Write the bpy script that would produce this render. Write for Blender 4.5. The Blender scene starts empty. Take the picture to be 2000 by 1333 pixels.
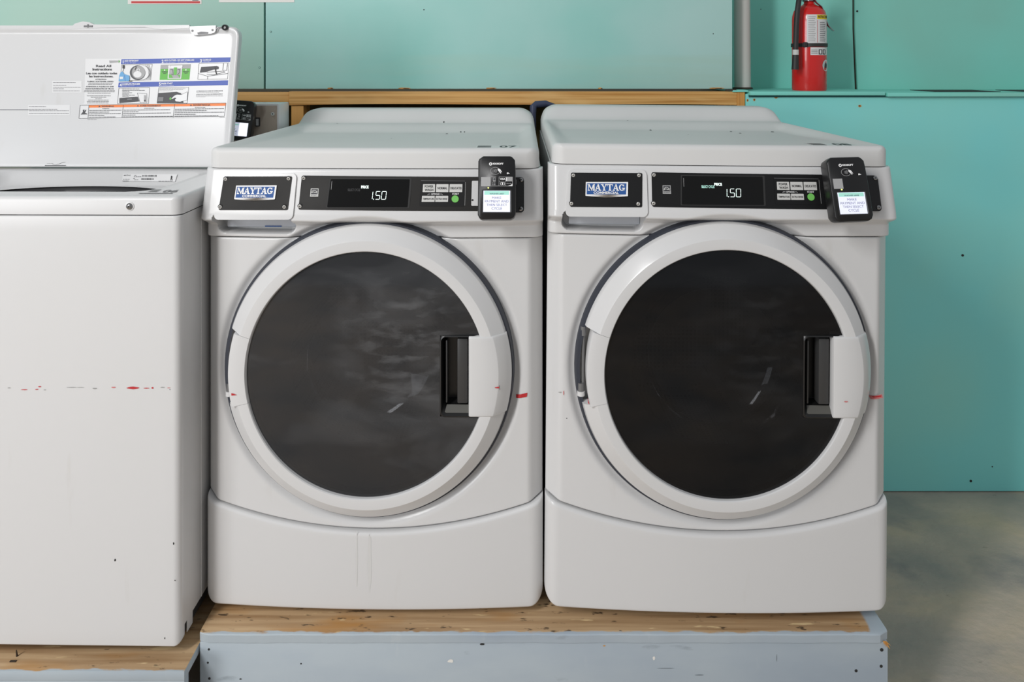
import bpy, bmesh, math, random
from mathutils import Vector, Matrix
random.seed(7)
PI = math.pi
scn = bpy.context.scene
COL = scn.collection

# ------------------------------------------------------------------ camera, world, light, exposure
F_PX = 1500.0; VPX, VPY = 1000.0, 119.0; CAMZ = 1.377
cam_d = bpy.data.cameras.new('camera'); cam = bpy.data.objects.new('camera', cam_d); COL.objects.link(cam)
cam.location = (0, 0, CAMZ); cam.rotation_euler = (PI/2, 0, 0)
cam_d.sensor_width = 36; cam_d.lens = F_PX/2000*36
cam_d.shift_x = 0.0; cam_d.shift_y = -(666.5-VPY)/2000; cam_d.clip_start = 0.02
scn.camera = cam

world = bpy.data.worlds.new('world'); scn.world = world; world.use_nodes = True
wn = world.node_tree.nodes; bg = wn['Background']
bg.inputs['Color'].default_value = (0.93, 0.96, 1.0, 1); wl = world.node_tree.links; wtc = wn.new('ShaderNodeTexCoord'); wsep = wn.new('ShaderNodeSeparateXYZ'); wmr = wn.new('ShaderNodeMapRange')
wl.new(wtc.outputs['Generated'], wsep.inputs[0]); wl.new(wsep.outputs['X'], wmr.inputs[0])      # added ambient fill, set stronger from the right
wmr.inputs[1].default_value = -1; wmr.inputs[2].default_value = 1; wmr.inputs[3].default_value = 0.31; wmr.inputs[4].default_value = 0.44
wl.new(wmr.outputs[0], bg.inputs['Strength'])

def area(name, loc, target, sx, sy, power, color):
    l = bpy.data.lights.new(name, 'AREA'); l.shape = 'RECTANGLE'; l.size = sx; l.size_y = sy
    l.energy = power; l.color = color
    o = bpy.data.objects.new(name, l); COL.objects.link(o); o.location = loc
    o.rotation_euler = (Vector(target)-Vector(loc)).to_track_quat('-Z', 'Y').to_euler()
    return o
area('front_left_key', (-3.6, -2.3, 1.35), (0.8, 1.9, 0.6), 1.3, 1.7, 64, (0.965, 0.98, 1.0))  # unseen key source, shaped for soft light from the front left
area('ceiling_lamp', (-1.9, -1.0, 2.85), (0.3, 1.2, 0.0), 0.4, 1.3, 70, (1.0, 0.99, 0.985))
scn.view_settings.view_transform = 'Standard'; scn.view_settings.look = 'None'
scn.view_settings.exposure = 0.0; scn.view_settings.gamma = 1.0
scn.view_settings.use_curve_mapping = False

# ------------------------------------------------------------------ materials
MATS = {}
def srgb(r, g, b):
    f = lambda c: ((c/255+0.055)/1.055)**2.4 if c/255 > 0.04045 else c/255/12.92
    return (f(r), f(g), f(b), 1)
def mat(name, col, rough=0.5, metal=0.0, spec=0.5, noise=None, bump=None, emit=0, coat=0):
    m = bpy.data.materials.new(name); m.use_nodes = True; nt = m.node_tree; p = nt.nodes['Principled BSDF']
    p.inputs['Base Color'].default_value = col; p.inputs['Roughness'].default_value = rough
    p.inputs['Metallic'].default_value = metal; p.inputs['Specular IOR Level'].default_value = spec
    p.inputs['Coat Weight'].default_value = coat
    tc = nt.nodes.new('ShaderNodeTexCoord')
    if noise:                      # list of (colour, scale(xyz), lo, hi, detail)
        prev = None
        for c2, sc, lo, hi, det in noise:
            mp = nt.nodes.new('ShaderNodeMapping'); mp.inputs['Scale'].default_value = sc
            nt.links.new(tc.outputs['Object'], mp.inputs['Vector'])
            n = nt.nodes.new('ShaderNodeTexNoise'); n.inputs['Detail'].default_value = det; n.inputs['Scale'].default_value = 1
            nt.links.new(mp.outputs[0], n.inputs['Vector'])
            r = nt.nodes.new('ShaderNodeMapRange'); r.inputs[1].default_value = lo; r.inputs[2].default_value = hi
            nt.links.new(n.outputs['Fac'], r.inputs[0])
            mx = nt.nodes.new('ShaderNodeMix'); mx.data_type = 'RGBA'
            nt.links.new(r.outputs[0], mx.inputs[0]); mx.inputs[7].default_value = c2
            if prev: nt.links.new(prev, mx.inputs[6])
            else: mx.inputs[6].default_value = col
            prev = mx.outputs[2]
        nt.links.new(prev, p.inputs['Base Color'])
    if bump:                       # (scale xyz, strength, distance)
        mp = nt.nodes.new('ShaderNodeMapping'); mp.inputs['Scale'].default_value = bump[0]
        nt.links.new(tc.outputs['Object'], mp.inputs['Vector'])
        n = nt.nodes.new('ShaderNodeTexNoise'); n.inputs['Detail'].default_value = 6; n.inputs['Scale'].default_value = 1
        nt.links.new(mp.outputs[0], n.inputs['Vector'])
        b = nt.nodes.new('ShaderNodeBump'); b.inputs['Strength'].default_value = bump[1]; b.inputs['Distance'].default_value = bump[2]
        nt.links.new(n.outputs['Fac'], b.inputs['Height']); nt.links.new(b.outputs[0], p.inputs['Normal'])
    if emit:
        p.inputs['Emission Color'].default_value = col; p.inputs['Emission Strength'].default_value = emit
    MATS[name] = m
    return m
EN = (0.67, 0.67, 0.67, 1)
mat('enamel', EN, 0.24, spec=0.4, noise=[((0.65, 0.65, 0.64, 1), (1.5, 1.5, 1.1), 0.45, 0.85, 4), ((0.60, 0.59, 0.57, 1), (26, 26, 5), 0.66, 0.92, 6)])
mat('enamel_top', (0.68, 0.68, 0.67, 1), 0.5, spec=0.3, noise=[((0.62, 0.62, 0.61, 1), (3, 3, 3), 0.45, 0.85, 5)])
mat('plastic_white', (0.67, 0.67, 0.67, 1), 0.22, noise=[((0.65, 0.65, 0.64, 1), (5, 5, 5), 0.5, 0.9, 4)])
mat('dust_streak', (0.645, 0.645, 0.635, 1), 0.5, spec=0.3)
mat('paint_scuff', srgb(112, 120, 126), 0.7)
mat('drawer_inside', srgb(190, 195, 203), 0.35)
mat('seam_dark', (0.02, 0.02, 0.02, 1), 0.7)
mat('gasket', srgb(52, 56, 66), 0.5)
mat('plate_haze', srgb(44, 43, 42), 0.5, spec=0.15, noise=[(srgb(54, 53, 52), (9, 9, 9), 0.45, 0.8, 4)])  # black plate greyed: reflected haze put into its colour
mat('plate_black', srgb(24, 24, 25), 0.45, spec=0.25)
mat('display_glass', (0.006, 0.006, 0.006, 1), 0.12, spec=0.22)
mat('black_plastic', srgb(24, 24, 25), 0.32, spec=0.4)
mat('pocket_plastic', srgb(24, 24, 24), 0.34)
mat('pocket_rib', srgb(58, 58, 58), 0.4)
mat('pocket_floor', srgb(84, 83, 78), 0.5)
mat('print_white', (0.85, 0.85, 0.85, 1), 0.5)
mat('print_grey', srgb(70, 72, 76), 0.5)
mat('print_black', srgb(30, 30, 32), 0.5)
mat('print_dark', srgb(58, 58, 62), 0.5)
mat('print_micro', srgb(120, 120, 122), 0.5)
mat('print_pale', srgb(168, 168, 168), 0.5)
mat('badge_blue', srgb(30, 82, 150), 0.6)
mat('label_blue', srgb(52, 82, 172), 0.45)
mat('label_orange', srgb(240, 122, 32), 0.45)
mat('label_green', srgb(84, 178, 50), 0.45)
mat('label_sky', srgb(92, 160, 208), 0.45)
mat('label_grey', srgb(160, 160, 160), 0.45)
mat('label_paper', (0.72, 0.72, 0.72, 1), 0.35)
mat('button_grey', srgb(205, 205, 202), 0.5)
mat('button_green', srgb(110, 185, 90), 0.45, emit=0.12)
mat('lit_digits', (0.80, 1.0, 0.93, 1), 0.5, emit=1.1)
mat('dim_digits', srgb(70, 78, 76), 0.5)
mat('lit_label', (0.45, 0.80, 0.70, 1), 0.5, emit=0.55)
mat('screen', (0.80, 0.83, 1.0, 1), 0.2, emit=0.36)
mat('screen_white', (1, 1, 1, 1), 0.2, emit=0.9)
mat('screen_header', (0.35, 0.68, 0.58, 1), 0.2, emit=0.35)
mat('screen_text', srgb(82, 80, 110), 0.3)
mat('led', (0.85, 0.95, 0.20, 1), 0.3, emit=1.5)
mat('steel', srgb(150, 150, 150), 0.28, 1.0)
mat('screw_white', srgb(225, 225, 222), 0.3, 0.4)
mat('brushed', srgb(176, 162, 148), 0.42, 0.3, noise=[(srgb(120, 105, 92), (30, 30, 12), 0.5, 0.75, 6)])
mat('red_scrape', srgb(190, 40, 45), 0.6)
mat('pink_scrape', srgb(205, 120, 120), 0.6)
mat('grey_scrape', srgb(150, 150, 148), 0.6)
mat('chip', srgb(40, 40, 40), 0.7)
mat('tub_plastic', srgb(50, 50, 52), 0.45)
mat('hinge_grey', srgb(118, 118, 118), 0.45, 0.3)
TEAL = srgb(134, 222, 208)
mat('teal_paint', TEAL, 0.48, noise=[(srgb(140, 203, 188), (1.1, 1.1, 1.1), 0.40, 0.70, 4), (srgb(104, 190, 188), (3, 3, 0.7), 0.62, 0.9, 5)],
    bump=((3, 3, 40), 0.10, 0.004))
mat('teal_wall_lower', srgb(140, 232, 230), 0.42, noise=[(srgb(156, 230, 218), (1.4, 1.4, 1.4), 0.45, 0.75, 4)], bump=((4, 4, 30), 0.10, 0.004))
mat('teal_left_glare', srgb(178, 214, 200), 0.5, noise=[(srgb(164, 214, 200), (1.1, 1.1, 1.1), 0.40, 0.70, 4)], bump=((3, 3, 40), 0.10, 0.004))  # same teal made paler: glare put into the paint colour
mat('teal_middle_glare', srgb(180, 218, 212), 0.5, noise=[(srgb(146, 208, 198), (1.1, 1.1, 1.1), 0.42, 0.66, 4), (srgb(176, 208, 192), (0.7, 0.7, 7), 0.55, 0.8, 5)], bump=((3, 3, 40), 0.10, 0.004))  # glare on the middle board, likewise put into the colour
mat('teal_dark', srgb(22, 88, 88), 0.6)
mat('crack_wood', srgb(60, 50, 40), 0.8)
mat('pine', srgb(226, 176, 106), 0.6, noise=[(srgb(192, 136, 66), (1.6, 90, 90), 0.46, 0.66, 3), (srgb(236, 194, 128), (3, 20, 20), 0.55, 0.75, 3)])
mat('pine_post', srgb(220, 164, 86), 0.6, noise=[(srgb(186, 126, 56), (60, 60, 1.6), 0.42, 0.62, 3)])
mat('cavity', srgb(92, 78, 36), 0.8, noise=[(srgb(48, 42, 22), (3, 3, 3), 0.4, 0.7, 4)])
mat('pipe_grey', srgb(204, 202, 196), 0.45, noise=[(srgb(170, 164, 152), (14, 14, 2), 0.5, 0.8, 4)])
mat('ext_red', srgb(214, 28, 26), 0.25, coat=0.4, noise=[(srgb(150, 60, 50), (18, 18, 10), 0.66, 0.85, 5)])
mat('ext_yellow', srgb(226, 200, 30), 0.4)
mat('rubber', srgb(44, 44, 44), 0.55)
mat('concrete', srgb(212, 192, 172), 0.75, noise=[(srgb(164, 158, 150), (2.3, 3.0, 1), 0.40, 0.66, 8), (srgb(220, 196, 166), (3.6, 5.5, 1), 0.50, 0.78, 9),
     (srgb(124, 126, 130), (5, 6, 1), 0.58, 0.86, 8), (srgb(62, 56, 46), (11, 15, 1), 0.70, 0.80, 4)], bump=((40, 40, 40), 0.5, 0.006))
mat('sign_red', srgb(200, 40, 40), 0.5)
mat('paper', srgb(232, 230, 224), 0.5)
mat('blue_hose', srgb(58, 66, 92), 0.5)

def wood_paint(name, bare, front_y, right_x=None):
    """weathered grey-blue paint on the boards; bare wood on the trodden top face"""
    m = mat(name, srgb(176, 187, 194), 0.6,
            noise=[(srgb(158, 171, 184), (2.2, 2.2, 5), 0.42, 0.68, 5), (srgb(104, 112, 118), (9, 9, 26), 0.68, 0.86, 6), (srgb(190, 197, 200), (16, 16, 5), 0.62, 0.8, 4)],
            bump=((6, 40, 40), 0.15, 0.003))
    nt = m.node_tree; p = nt.nodes['Principled BSDF']; base = p.inputs['Base Color'].links[0].from_socket
    if not bare: return m
    N = nt.nodes.new; L = nt.links.new
    tc = N('ShaderNodeTexCoord'); sep = N('ShaderNodeSeparateXYZ'); L(tc.outputs['Object'], sep.inputs[0])
    geo = N('ShaderNodeNewGeometry'); sn = N('ShaderNodeSeparateXYZ'); L(geo.outputs['Normal'], sn.inputs[0])
    def noise(sc, det=5):
        mp = N('ShaderNodeMapping'); mp.inputs['Scale'].default_value = sc; L(tc.outputs['Object'], mp.inputs['Vector'])
        n = N('ShaderNodeTexNoise'); n.inputs['Detail'].default_value = det; n.inputs['Scale'].default_value = 1; L(mp.outputs[0], n.inputs['Vector']); return n.outputs['Fac']
    def rng(s, a, b):
        r = N('ShaderNodeMapRange'); r.inputs[1].default_value = a; r.inputs[2].default_value = b; L(s, r.inputs[0]); return r.outputs[0]
    def math_(op, a, b):
        k = N('ShaderNodeMath'); k.operation = op
        for i, v in enumerate((a, b)):
            if isinstance(v, (int, float)): k.inputs[i].default_value = v
            else: L(v, k.inputs[i])
        return k.outputs[0]
    edge = math_('ADD', sep.outputs['Y'], math_('MULTIPLY', math_('SUBTRACT', noise((22, 60, 7), 8), 0.5), 0.022))
    mask = rng(edge, front_y+0.003, front_y+0.006)
    if right_x is not None:
        e2 = math_('ADD', sep.outputs['X'], math_('MULTIPLY', math_('SUBTRACT', noise((20, 9, 7), 7), 0.5), 0.05))
        mask = math_('MULTIPLY', mask, rng(e2, right_x-0.028, right_x-0.034))
    mask = math_('MULTIPLY', mask, rng(sn.outputs['Z'], 0.5, 0.8))
    def mix(f, a, b):
        mx = N('ShaderNodeMix'); mx.data_type = 'RGBA'; L(f, mx.inputs[0])
        for i, v in ((6, a), (7, b)):
            if isinstance(v, tuple): mx.inputs[i].default_value = v
            else: L(v, mx.inputs[i])
        return mx.outputs[2]
    w = mix(rng(noise((2.5, 60, 5)), 0.4, 0.65), srgb(196, 166, 128), srgb(158, 126, 90))
    w = mix(rng(noise((4, 14, 4), 3), 0.52, 0.72), w, srgb(176, 126, 64))
    w = mix(rng(noise((34, 90, 30), 4), 0.63, 0.70), w, srgb(92, 74, 54))
    w = mix(rng(noise((14, 80, 14), 3), 0.66, 0.72), w, srgb(222, 196, 150))
    out = mix(mask, base, w)
    L(out, p.inputs['Base Color'])
    return m

def door_glass(name, film, base):
    m = bpy.data.materials.new(name); m.use_nodes = True; nt = m.node_tree; N = nt.nodes.new; L = nt.links.new
    nt.nodes.clear(); out = N('ShaderNodeOutputMaterial')
    tr = N('ShaderNodeBsdfTransparent'); tr.inputs[0].default_value = (0.55, 0.56, 0.58, 1)
    p = N('ShaderNodeBsdfPrincipled'); p.inputs['Base Color'].default_value = base; p.inputs['Roughness'].default_value = 0.07; p.inputs['Specular IOR Level'].default_value = 0.5 if name == 'glass_hazy' else 0.35
    tc = N('ShaderNodeTexCoord')
    mp = N('ShaderNodeMapping'); mp.inputs['Scale'].default_value = (5, 5, 11); mp.inputs['Location'].default_value = (3.1, 0, 1.7); mp.inputs['Rotation'].default_value = (0, 0.35, 0)
    L(tc.outputs['Object'], mp.inputs[0])
    n = N('ShaderNodeTexNoise'); n.inputs['Scale'].default_value = 1; n.inputs['Detail'].default_value = 6; n.inputs['Distortion'].default_value = 0.6; L(mp.outputs[0], n.inputs['Vector'])
    r = N('ShaderNodeMapRange'); r.inputs[1].default_value = 0.48; r.inputs[2].default_value = 0.85; r.inputs[3].default_value = film*0.4; r.inputs[4].default_value = film*2.2; L(n.outputs['Fac'], r.inputs[0])
    sep = N('ShaderNodeVectorMath'); sep.operation = 'DISTANCE'; L(tc.outputs['Object'], sep.inputs[0]); sep.inputs[1].default_value = (0.085, -0.04, 0.545)
    rd = N('ShaderNodeMapRange'); rd.inputs[1].default_value = 0.17; rd.inputs[2].default_value = 0.03; L(sep.outputs['Value'], rd.inputs[0])
    mp2 = N('ShaderNodeMapping'); mp2.inputs['Scale'].default_value = (16, 5, 42); mp2.inputs['Rotation'].default_value = (0, 0.25, 0); L(tc.outputs['Object'], mp2.inputs[0])
    n2 = N('ShaderNodeTexNoise'); n2.inputs['Scale'].default_value = 1; n2.inputs['Detail'].default_value = 7; n2.inputs['Distortion'].default_value = 0.3; L(mp2.outputs[0], n2.inputs['Vector'])
    r2 = N('ShaderNodeMapRange'); r2.inputs[1].default_value = 0.50; r2.inputs[2].default_value = 0.78; r2.inputs[4].default_value = film*3.6; L(n2.outputs['Fac'], r2.inputs[0])
    mu = N('ShaderNodeMath'); mu.operation = 'MULTIPLY_ADD'; L(rd.outputs[0], mu.inputs[0]); L(r2.outputs[0], mu.inputs[1]); L(r.outputs[0], mu.inputs[2]); r = mu
    d = N('ShaderNodeBsdfDiffuse'); d.inputs[0].default_value = (0.75, 0.77, 0.8, 1)
    m1 = N('ShaderNodeMixShader'); m1.inputs[0].default_value = 0.20 if name == 'glass_hazy' else 0.17; L(p.outputs[0], m1.inputs[1]); L(tr.outputs[0], m1.inputs[2])
    m2 = N('ShaderNodeMixShader'); L(r.outputs[0], m2.inputs[0]); L(m1.outputs[0], m2.inputs[1]); L(d.outputs[0], m2.inputs[2])
    L(m2.outputs[0], out.inputs[0]); MATS[name] = m
door_glass('glass_hazy', 0.036, (0.017, 0.018, 0.020, 1))  # real smears, plus reflected haze put into the grey of this glass
door_glass('glass_clear', 0.006, (0.0025, 0.003, 0.004, 1))
def perforated():
    m = mat('drum_steel', srgb(165, 165, 168), 0.3, 0.9); nt = m.node_tree; p = nt.nodes['Principled BSDF']
    tc = nt.nodes.new('ShaderNodeTexCoord'); v = nt.nodes.new('ShaderNodeTexVoronoi'); v.inputs['Scale'].default_value = 95; v.inputs['Randomness'].default_value = 0.0
    nt.links.new(tc.outputs['Object'], v.inputs['Vector'])
    r = nt.nodes.new('ShaderNodeMapRange'); r.inputs[1].default_value = 0.25; r.inputs[2].default_value = 0.34; nt.links.new(v.outputs['Distance'], r.inputs[0])
    mx = nt.nodes.new('ShaderNodeMix'); mx.data_type = 'RGBA'; mx.inputs[6].default_value = (0.005, 0.005, 0.005, 1); mx.inputs[7].default_value = srgb(175, 175, 178)
    nt.links.new(r.outputs[0], mx.inputs[0]); nt.links.new(mx.outputs[2], p.inputs['Base Color'])
perforated()

# ------------------------------------------------------------------ mesh building helpers
class MB:
    def __init__(s): s.v = []; s.f = []; s.m = []; s.names = []
    def mi(s, name):
        if name not in s.names: s.names.append(name)
        return s.names.index(name)
    def add(s, vs, fs, mname):
        b = len(s.v); s.v += [tuple(v) for v in vs]; k = s.mi(mname)
        for f in fs: s.f.append(tuple(b+i for i in f)); s.m.append(k)
    def box(s, x0, x1, y0, y1, z0, z1, mname, bev=0.0, seg=2):
        bm = bmesh.new(); bmesh.ops.create_cube(bm, size=1)
        for v in bm.verts:
            v.co = Vector(((x0+x1)/2+v.co.x*(x1-x0), (y0+y1)/2+v.co.y*(y1-y0), (z0+z1)/2+v.co.z*(z1-z0)))
        if bev: bmesh.ops.bevel(bm, geom=bm.edges[:], offset=bev, segments=seg, affect='EDGES', profile=0.5)
        bm.verts.index_update(); s.add([v.co for v in bm.verts], [[v.index for v in f.verts] for f in bm.faces], mname); bm.free()
    def prism(s, poly, y0, y1, mname, T=None):
        """outline in xz, extruded along y"""
        n = len(poly); T = T or (lambda p: p)
        vs = [T((x, y0, z)) for x, z in poly]+[T((x, y1, z)) for x, z in poly]
        fs = [list(range(n))[::-1], list(range(n, 2*n))]+[[i, (i+1) % n, n+(i+1) % n, n+i] for i in range(n)]
        s.add(vs, fs, mname)
    def lathe(s, prof, mname, cx=0, cz=0, e=1.0, n=96, a0=0, a1=2*PI, cy=0, axis='y'):
        full = abs(a1-a0-2*PI) < 1e-6; c = n if full else n+1; vs = []
        for i in range(c):
            a = a0+(a1-a0)*i/n
            for r, y in prof:
                if axis == 'y': vs.append((cx+r*math.cos(a), cy+y, cz+r*math.sin(a)*e))
                else: vs.append((cx+r*math.cos(a), cy+r*math.sin(a), cz+y))
        k = len(prof); fs = []
        for i in range(n):
            j = (i+1) % c
            for q in range(k-1): fs.append((i*k+q, i*k+q+1, j*k+q+1, j*k+q))
        s.add(vs, fs, mname)
    def cyl(s, p0, p1, r, mname, n=20, r1=None):
        p0 = Vector(p0); p1 = Vector(p1); d = (p1-p0).normalized(); r1 = r if r1 is None else r1
        u = d.orthogonal().normalized(); w = d.cross(u)
        vs = [p0+(u*math.cos(2*PI*i/n)+w*math.sin(2*PI*i/n))*r for i in range(n)]+[p1+(u*math.cos(2*PI*i/n)+w*math.sin(2*PI*i/n))*r1 for i in range(n)]
        s.add(vs, [list(range(n))[::-1], list(range(n, 2*n))]+[[i, (i+1) % n, n+(i+1) % n, n+i] for i in range(n)], mname)
    def tube(s, pts, r, mname, n=14):
        pts = [Vector(p) for p in pts]; vs = []; prev = None
        for i, p in enumerate(pts):
            d = (pts[min(i+1, len(pts)-1)]-pts[max(i-1, 0)]).normalized()
            u = d.orthogonal().normalized() if prev is None else (prev-d*prev.dot(d)).normalized()
            prev = u; w = d.cross(u)
            rr = r[i] if isinstance(r, (list, tuple)) else r
            vs += [p+(u*math.cos(2*PI*k/n)+w*math.sin(2*PI*k/n))*rr for k in range(n)]
        fs = []
        for i in range(len(pts)-1):
            for k in range(n): fs.append((i*n+k, i*n+(k+1) % n, (i+1)*n+(k+1) % n, (i+1)*n+k))
        fs += [list(range(n))[::-1], [len(vs)-n+k for k in range(n)]]
        s.add(vs, fs, mname)
    def build(s, name, parent=None, smooth=35, loc=None):
        me = bpy.data.meshes.new(name); me.from_pydata(s.v, [], s.f); me.update()
        for nm in s.names: me.materials.append(MATS[nm])
        me.polygons.foreach_set('material_index', s.m)
        bm = bmesh.new(); bm.from_mesh(me); bmesh.ops.remove_doubles(bm, verts=bm.verts[:], dist=1e-6)
        bmesh.ops.recalc_face_normals(bm, faces=bm.faces[:]) if not getattr(s, 'raw', False) else None
        bm.to_mesh(me); bm.free()
        me.polygons.foreach_set('use_smooth', [True]*len(me.polygons))
        me.set_sharp_from_angle(angle=math.radians(smooth))
        o = bpy.data.objects.new(name, me); COL.objects.link(o)
        if parent: o.parent = parent
        if loc: o.location = loc
        return o

def thing(name, label, cat, M, group=None):
    o = bpy.data.objects.new(name, None); COL.objects.link(o); o.empty_display_size = 0.05
    o.matrix_world = M; o['label'] = label; o['category'] = cat
    if group: o['group'] = group
    return o
def tag(o, label, cat, group=None):
    o['label'] = label; o['category'] = cat
    if group: o['group'] = group
    return o
def struct(o): o['kind'] = 'structure'; return o
def X(px, Y): return (px-VPX)*Y/F_PX
def Z(py, Y): return CAMZ-(py-VPY)*Y/F_PX
def R(d, r): return 0.0 if d >= r or r <= 0 else r-math.sqrt(max(0, r*r-(r-max(d, 0))**2))
def sstep(a, b, x):
    t = min(1, max(0, (x-a)/(b-a))); return t*t*(3-2*t)
def dense(a, b, ra, rb, n, k=7):
    """sample a..b, packed inside the rounded borders ra, rb"""
    s = [a+ra*(1-math.cos(i/k*PI/2)) for i in range(k)] if ra else [a]
    m0, m1 = a+ra, b-rb
    s += [m0+(m1-m0)*i/n for i in range(0 if ra else 1, n+1)]
    if rb: s += [b-rb*(1-math.cos((k-i)/k*PI/2)) for i in range(1, k+1)]
    return s
def CH(d, c, r=0.006):
    t = c-d
    if t <= -r: return 0.0
    return t if t >= r else (t+r)**2/(4*r)
def panel(mb, x0, x1, zb, zt, F, mname, ch=0, rs=0, rt=0, rb=0, back=0.03, nx=40, nz=40, hole=None, cb=0, ct=0, backface=False):
    """sheet-metal panel facing -y: surface F(x,z) with rolled borders and a skirt to y=back"""
    xs = dense(x0, x1, max(rs, cb, ct), max(rs, cb, ct), nx, 9 if (cb or ct) else 7); g = []
    if ch: xs = [x0+(ch+0.008)*i/12 for i in range(12)]+[x0+ch+0.008+(x1-x0-2*ch-0.016)*i/nx for i in range(nx+1)]+[x1-(ch+0.008)*i/12 for i in range(11, -1, -1)]
    for x in xs:
        ds = min(x-x0, x1-x)
        b = zb(x)+R(ds, cb); t = zt(x)-R(ds, ct); colm = []
        for z in dense(b, t, min(rb, (t-b)/2.1), min(rt, (t-b)/2.1), nz):
            colm.append((x, F(x, z)+R(ds, rs)+(CH(ds, ch) if ch else 0)+R(t-z, rt)+R(z-b, rb), z))
        g.append(colm)
    nx_, nz_ = len(g), len(g[0]); vs = [p for c in g for p in c]; idx = lambda i, j: i*nz_+j; fs = []
    for i in range(nx_-1):
        for j in range(nz_-1):
            if hole:
                cx = (g[i][j][0]+g[i+1][j+1][0])/2; cz = (g[i][j][2]+g[i+1][j+1][2])/2
                if hole(cx, cz): continue
            fs.append((idx(i, j), idx(i+1, j), idx(i+1, j+1), idx(i, j+1)))
    loop = [idx(i, 0) for i in range(nx_)]+[idx(nx_-1, j) for j in range(1, nz_)]+[idx(i, nz_-1) for i in range(nx_-2, -1, -1)]+[idx(0, j) for j in range(nz_-2, 0, -1)]
    n0 = len(vs); bk = back if callable(back) else (lambda x, z: back)
    vs += [(vs[i][0], bk(vs[i][0], vs[i][2]), vs[i][2]) for i in loop]
    for k in range(len(loop)): k2 = (k+1) % len(loop); fs.append((loop[k], n0+k, n0+k2, loop[k2]))
    if backface: fs.append([n0+k for k in range(len(loop))])
    mb.add(vs, fs, mname)

class Surf:
    """turns photo pixels into points on a real surface y = F(x,z) of a machine standing at matrix M"""
    def __init__(s, M, F): s.Mi = M.inverted(); s.F = F; s.o = s.Mi @ Vector((0, 0, CAMZ))
    def hit(s, px, py, off=0.0):
        d = (s.Mi.to_3x3() @ Vector(((px-VPX)/F_PX, 1, -(py-VPY)/F_PX))); y = 0.0
        for _ in range(8):
            t = (y-s.o.y)/d.y; p = s.o+d*t; y = s.F(p.x, p.z)
        return Vector((p.x, y-off, p.z))
    def xz(s, px, py): p = s.hit(px, py); return p.x, p.z
    def on(s, x, z, off): return Vector((x, s.F(x, z)-off, z))
    def quad(s, mb, c, off, mname, thick=0.0, r=(0, 0), n=(10, 6)):
        """c: TL,TR,BR,BL as (px,py)"""
        c = [s.xz(*p) for p in c]; s.lquad(mb, c, off, mname, thick, r, n)
    def lquad(s, mb, c, off, mname, thick=0.0, r=(0, 0), n=(10, 6)):
        (tl, tr, br, bl) = c; ts = dense(0, 1, r[1], r[1], n[1], 6); vs = []; nx = n[0]
        for t in ts:
            d = min(t, 1-t); ins = R(d, r[1])/r[1]*r[0] if r[1] else 0
            for i in range(nx+1):
                u = ins+(1-2*ins)*i/nx
                x = (tl[0]*(1-t)+bl[0]*t)*(1-u)+(tr[0]*(1-t)+br[0]*t)*u
                z = (tl[1]*(1-t)+bl[1]*t)*(1-u)+(tr[1]*(1-t)+br[1]*t)*u
                vs.append(s.on(x, z, off))
        w = nx+1; rows = len(ts)
        fs = [(a*w+i, (a+1)*w+i, (a+1)*w+i+1, a*w+i+1) for a in range(rows-1) for i in range(nx)]
        if thick:
            loop = list(range(w))+[a*w+nx for a in range(1, rows)]+[(rows-1)*w+i for i in range(nx-1, -1, -1)]+[a*w for a in range(rows-2, 0, -1)]
            n0 = len(vs); vs += [(vs[i][0], vs[i][1]+thick, vs[i][2]) for i in loop]
            for k in range(len(loop)): k2 = (k+1) % len(loop); fs.append((loop[k], loop[k2], n0+k2, n0+k))
        mb.add(vs, fs, mname)
    def poly(s, mb, pts, off, mname):
        vs = [s.hit(px, py, off) for px, py in pts]; mb.add(vs, [list(range(len(vs)))], mname)
    def line(s, mb, pts, w, off, mname):
        for (a, b) in zip(pts, pts[1:]):
            d = Vector((b[0]-a[0], b[1]-a[1])); l = d.length or 1; nrm = Vector((-d.y, d.x))/l*w/2
            s.poly(mb, [(a[0]-nrm.x, a[1]-nrm.y), (b[0]-nrm.x, b[1]-nrm.y), (b[0]+nrm.x, b[1]+nrm.y), (a[0]+nrm.x, a[1]+nrm.y)], off, mname)
    def disc(s, mb, px, py, rx, ry, off, mname, n=24):
        s.poly(mb, [(px+rx*math.cos(2*PI*i/n), py+ry*math.sin(2*PI*i/n)) for i in range(n)], off, mname)
    def ring(s, mb, px, py, rx, ry, w, off, mname, n=28, a0=0, a1=2*PI):
        s.line(mb, [(px+rx*math.cos(a0+(a1-a0)*i/n), py+ry*math.sin(a0+(a1-a0)*i/n)) for i in range(n+1)], w, off, mname)
    def text(s, mb, body, c, off, mname, bold=0.0, slab=False):
        """c: TL,TR,BR,BL px box the lettering fills"""
        vs, fs = slab_text(body) if slab else text2d(body, bold); (tl, tr, br, bl) = c; out = []
        for u, v in vs:
            t = 1-v
            px = (tl[0]*(1-t)+bl[0]*t)*(1-u)+(tr[0]*(1-t)+br[0]*t)*u
            py = (tl[1]*(1-t)+bl[1]*t)*(1-u)+(tr[1]*(1-t)+br[1]*t)*u
            out.append(s.hit(px, py, off))
        mb.add(out, fs, mname)
    def micro(s, mb, x0, x1, y, h, off, mname, slope=0.0, seed=0):
        """rows of print too small to read in the photo"""
        rr = random.Random(int(x0*31+y*17)+seed); x = x0
        while x < x1:
            w = min(rr.uniform(1.5, 6.0), x1-x); ya = y+slope*(x-x0)
            s.poly(mb, [(x, ya), (x+w, ya+slope*w), (x+w, ya+slope*w+h), (x, ya+h)], off, mname); x += w+rr.uniform(0.5, 0.9)

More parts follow.
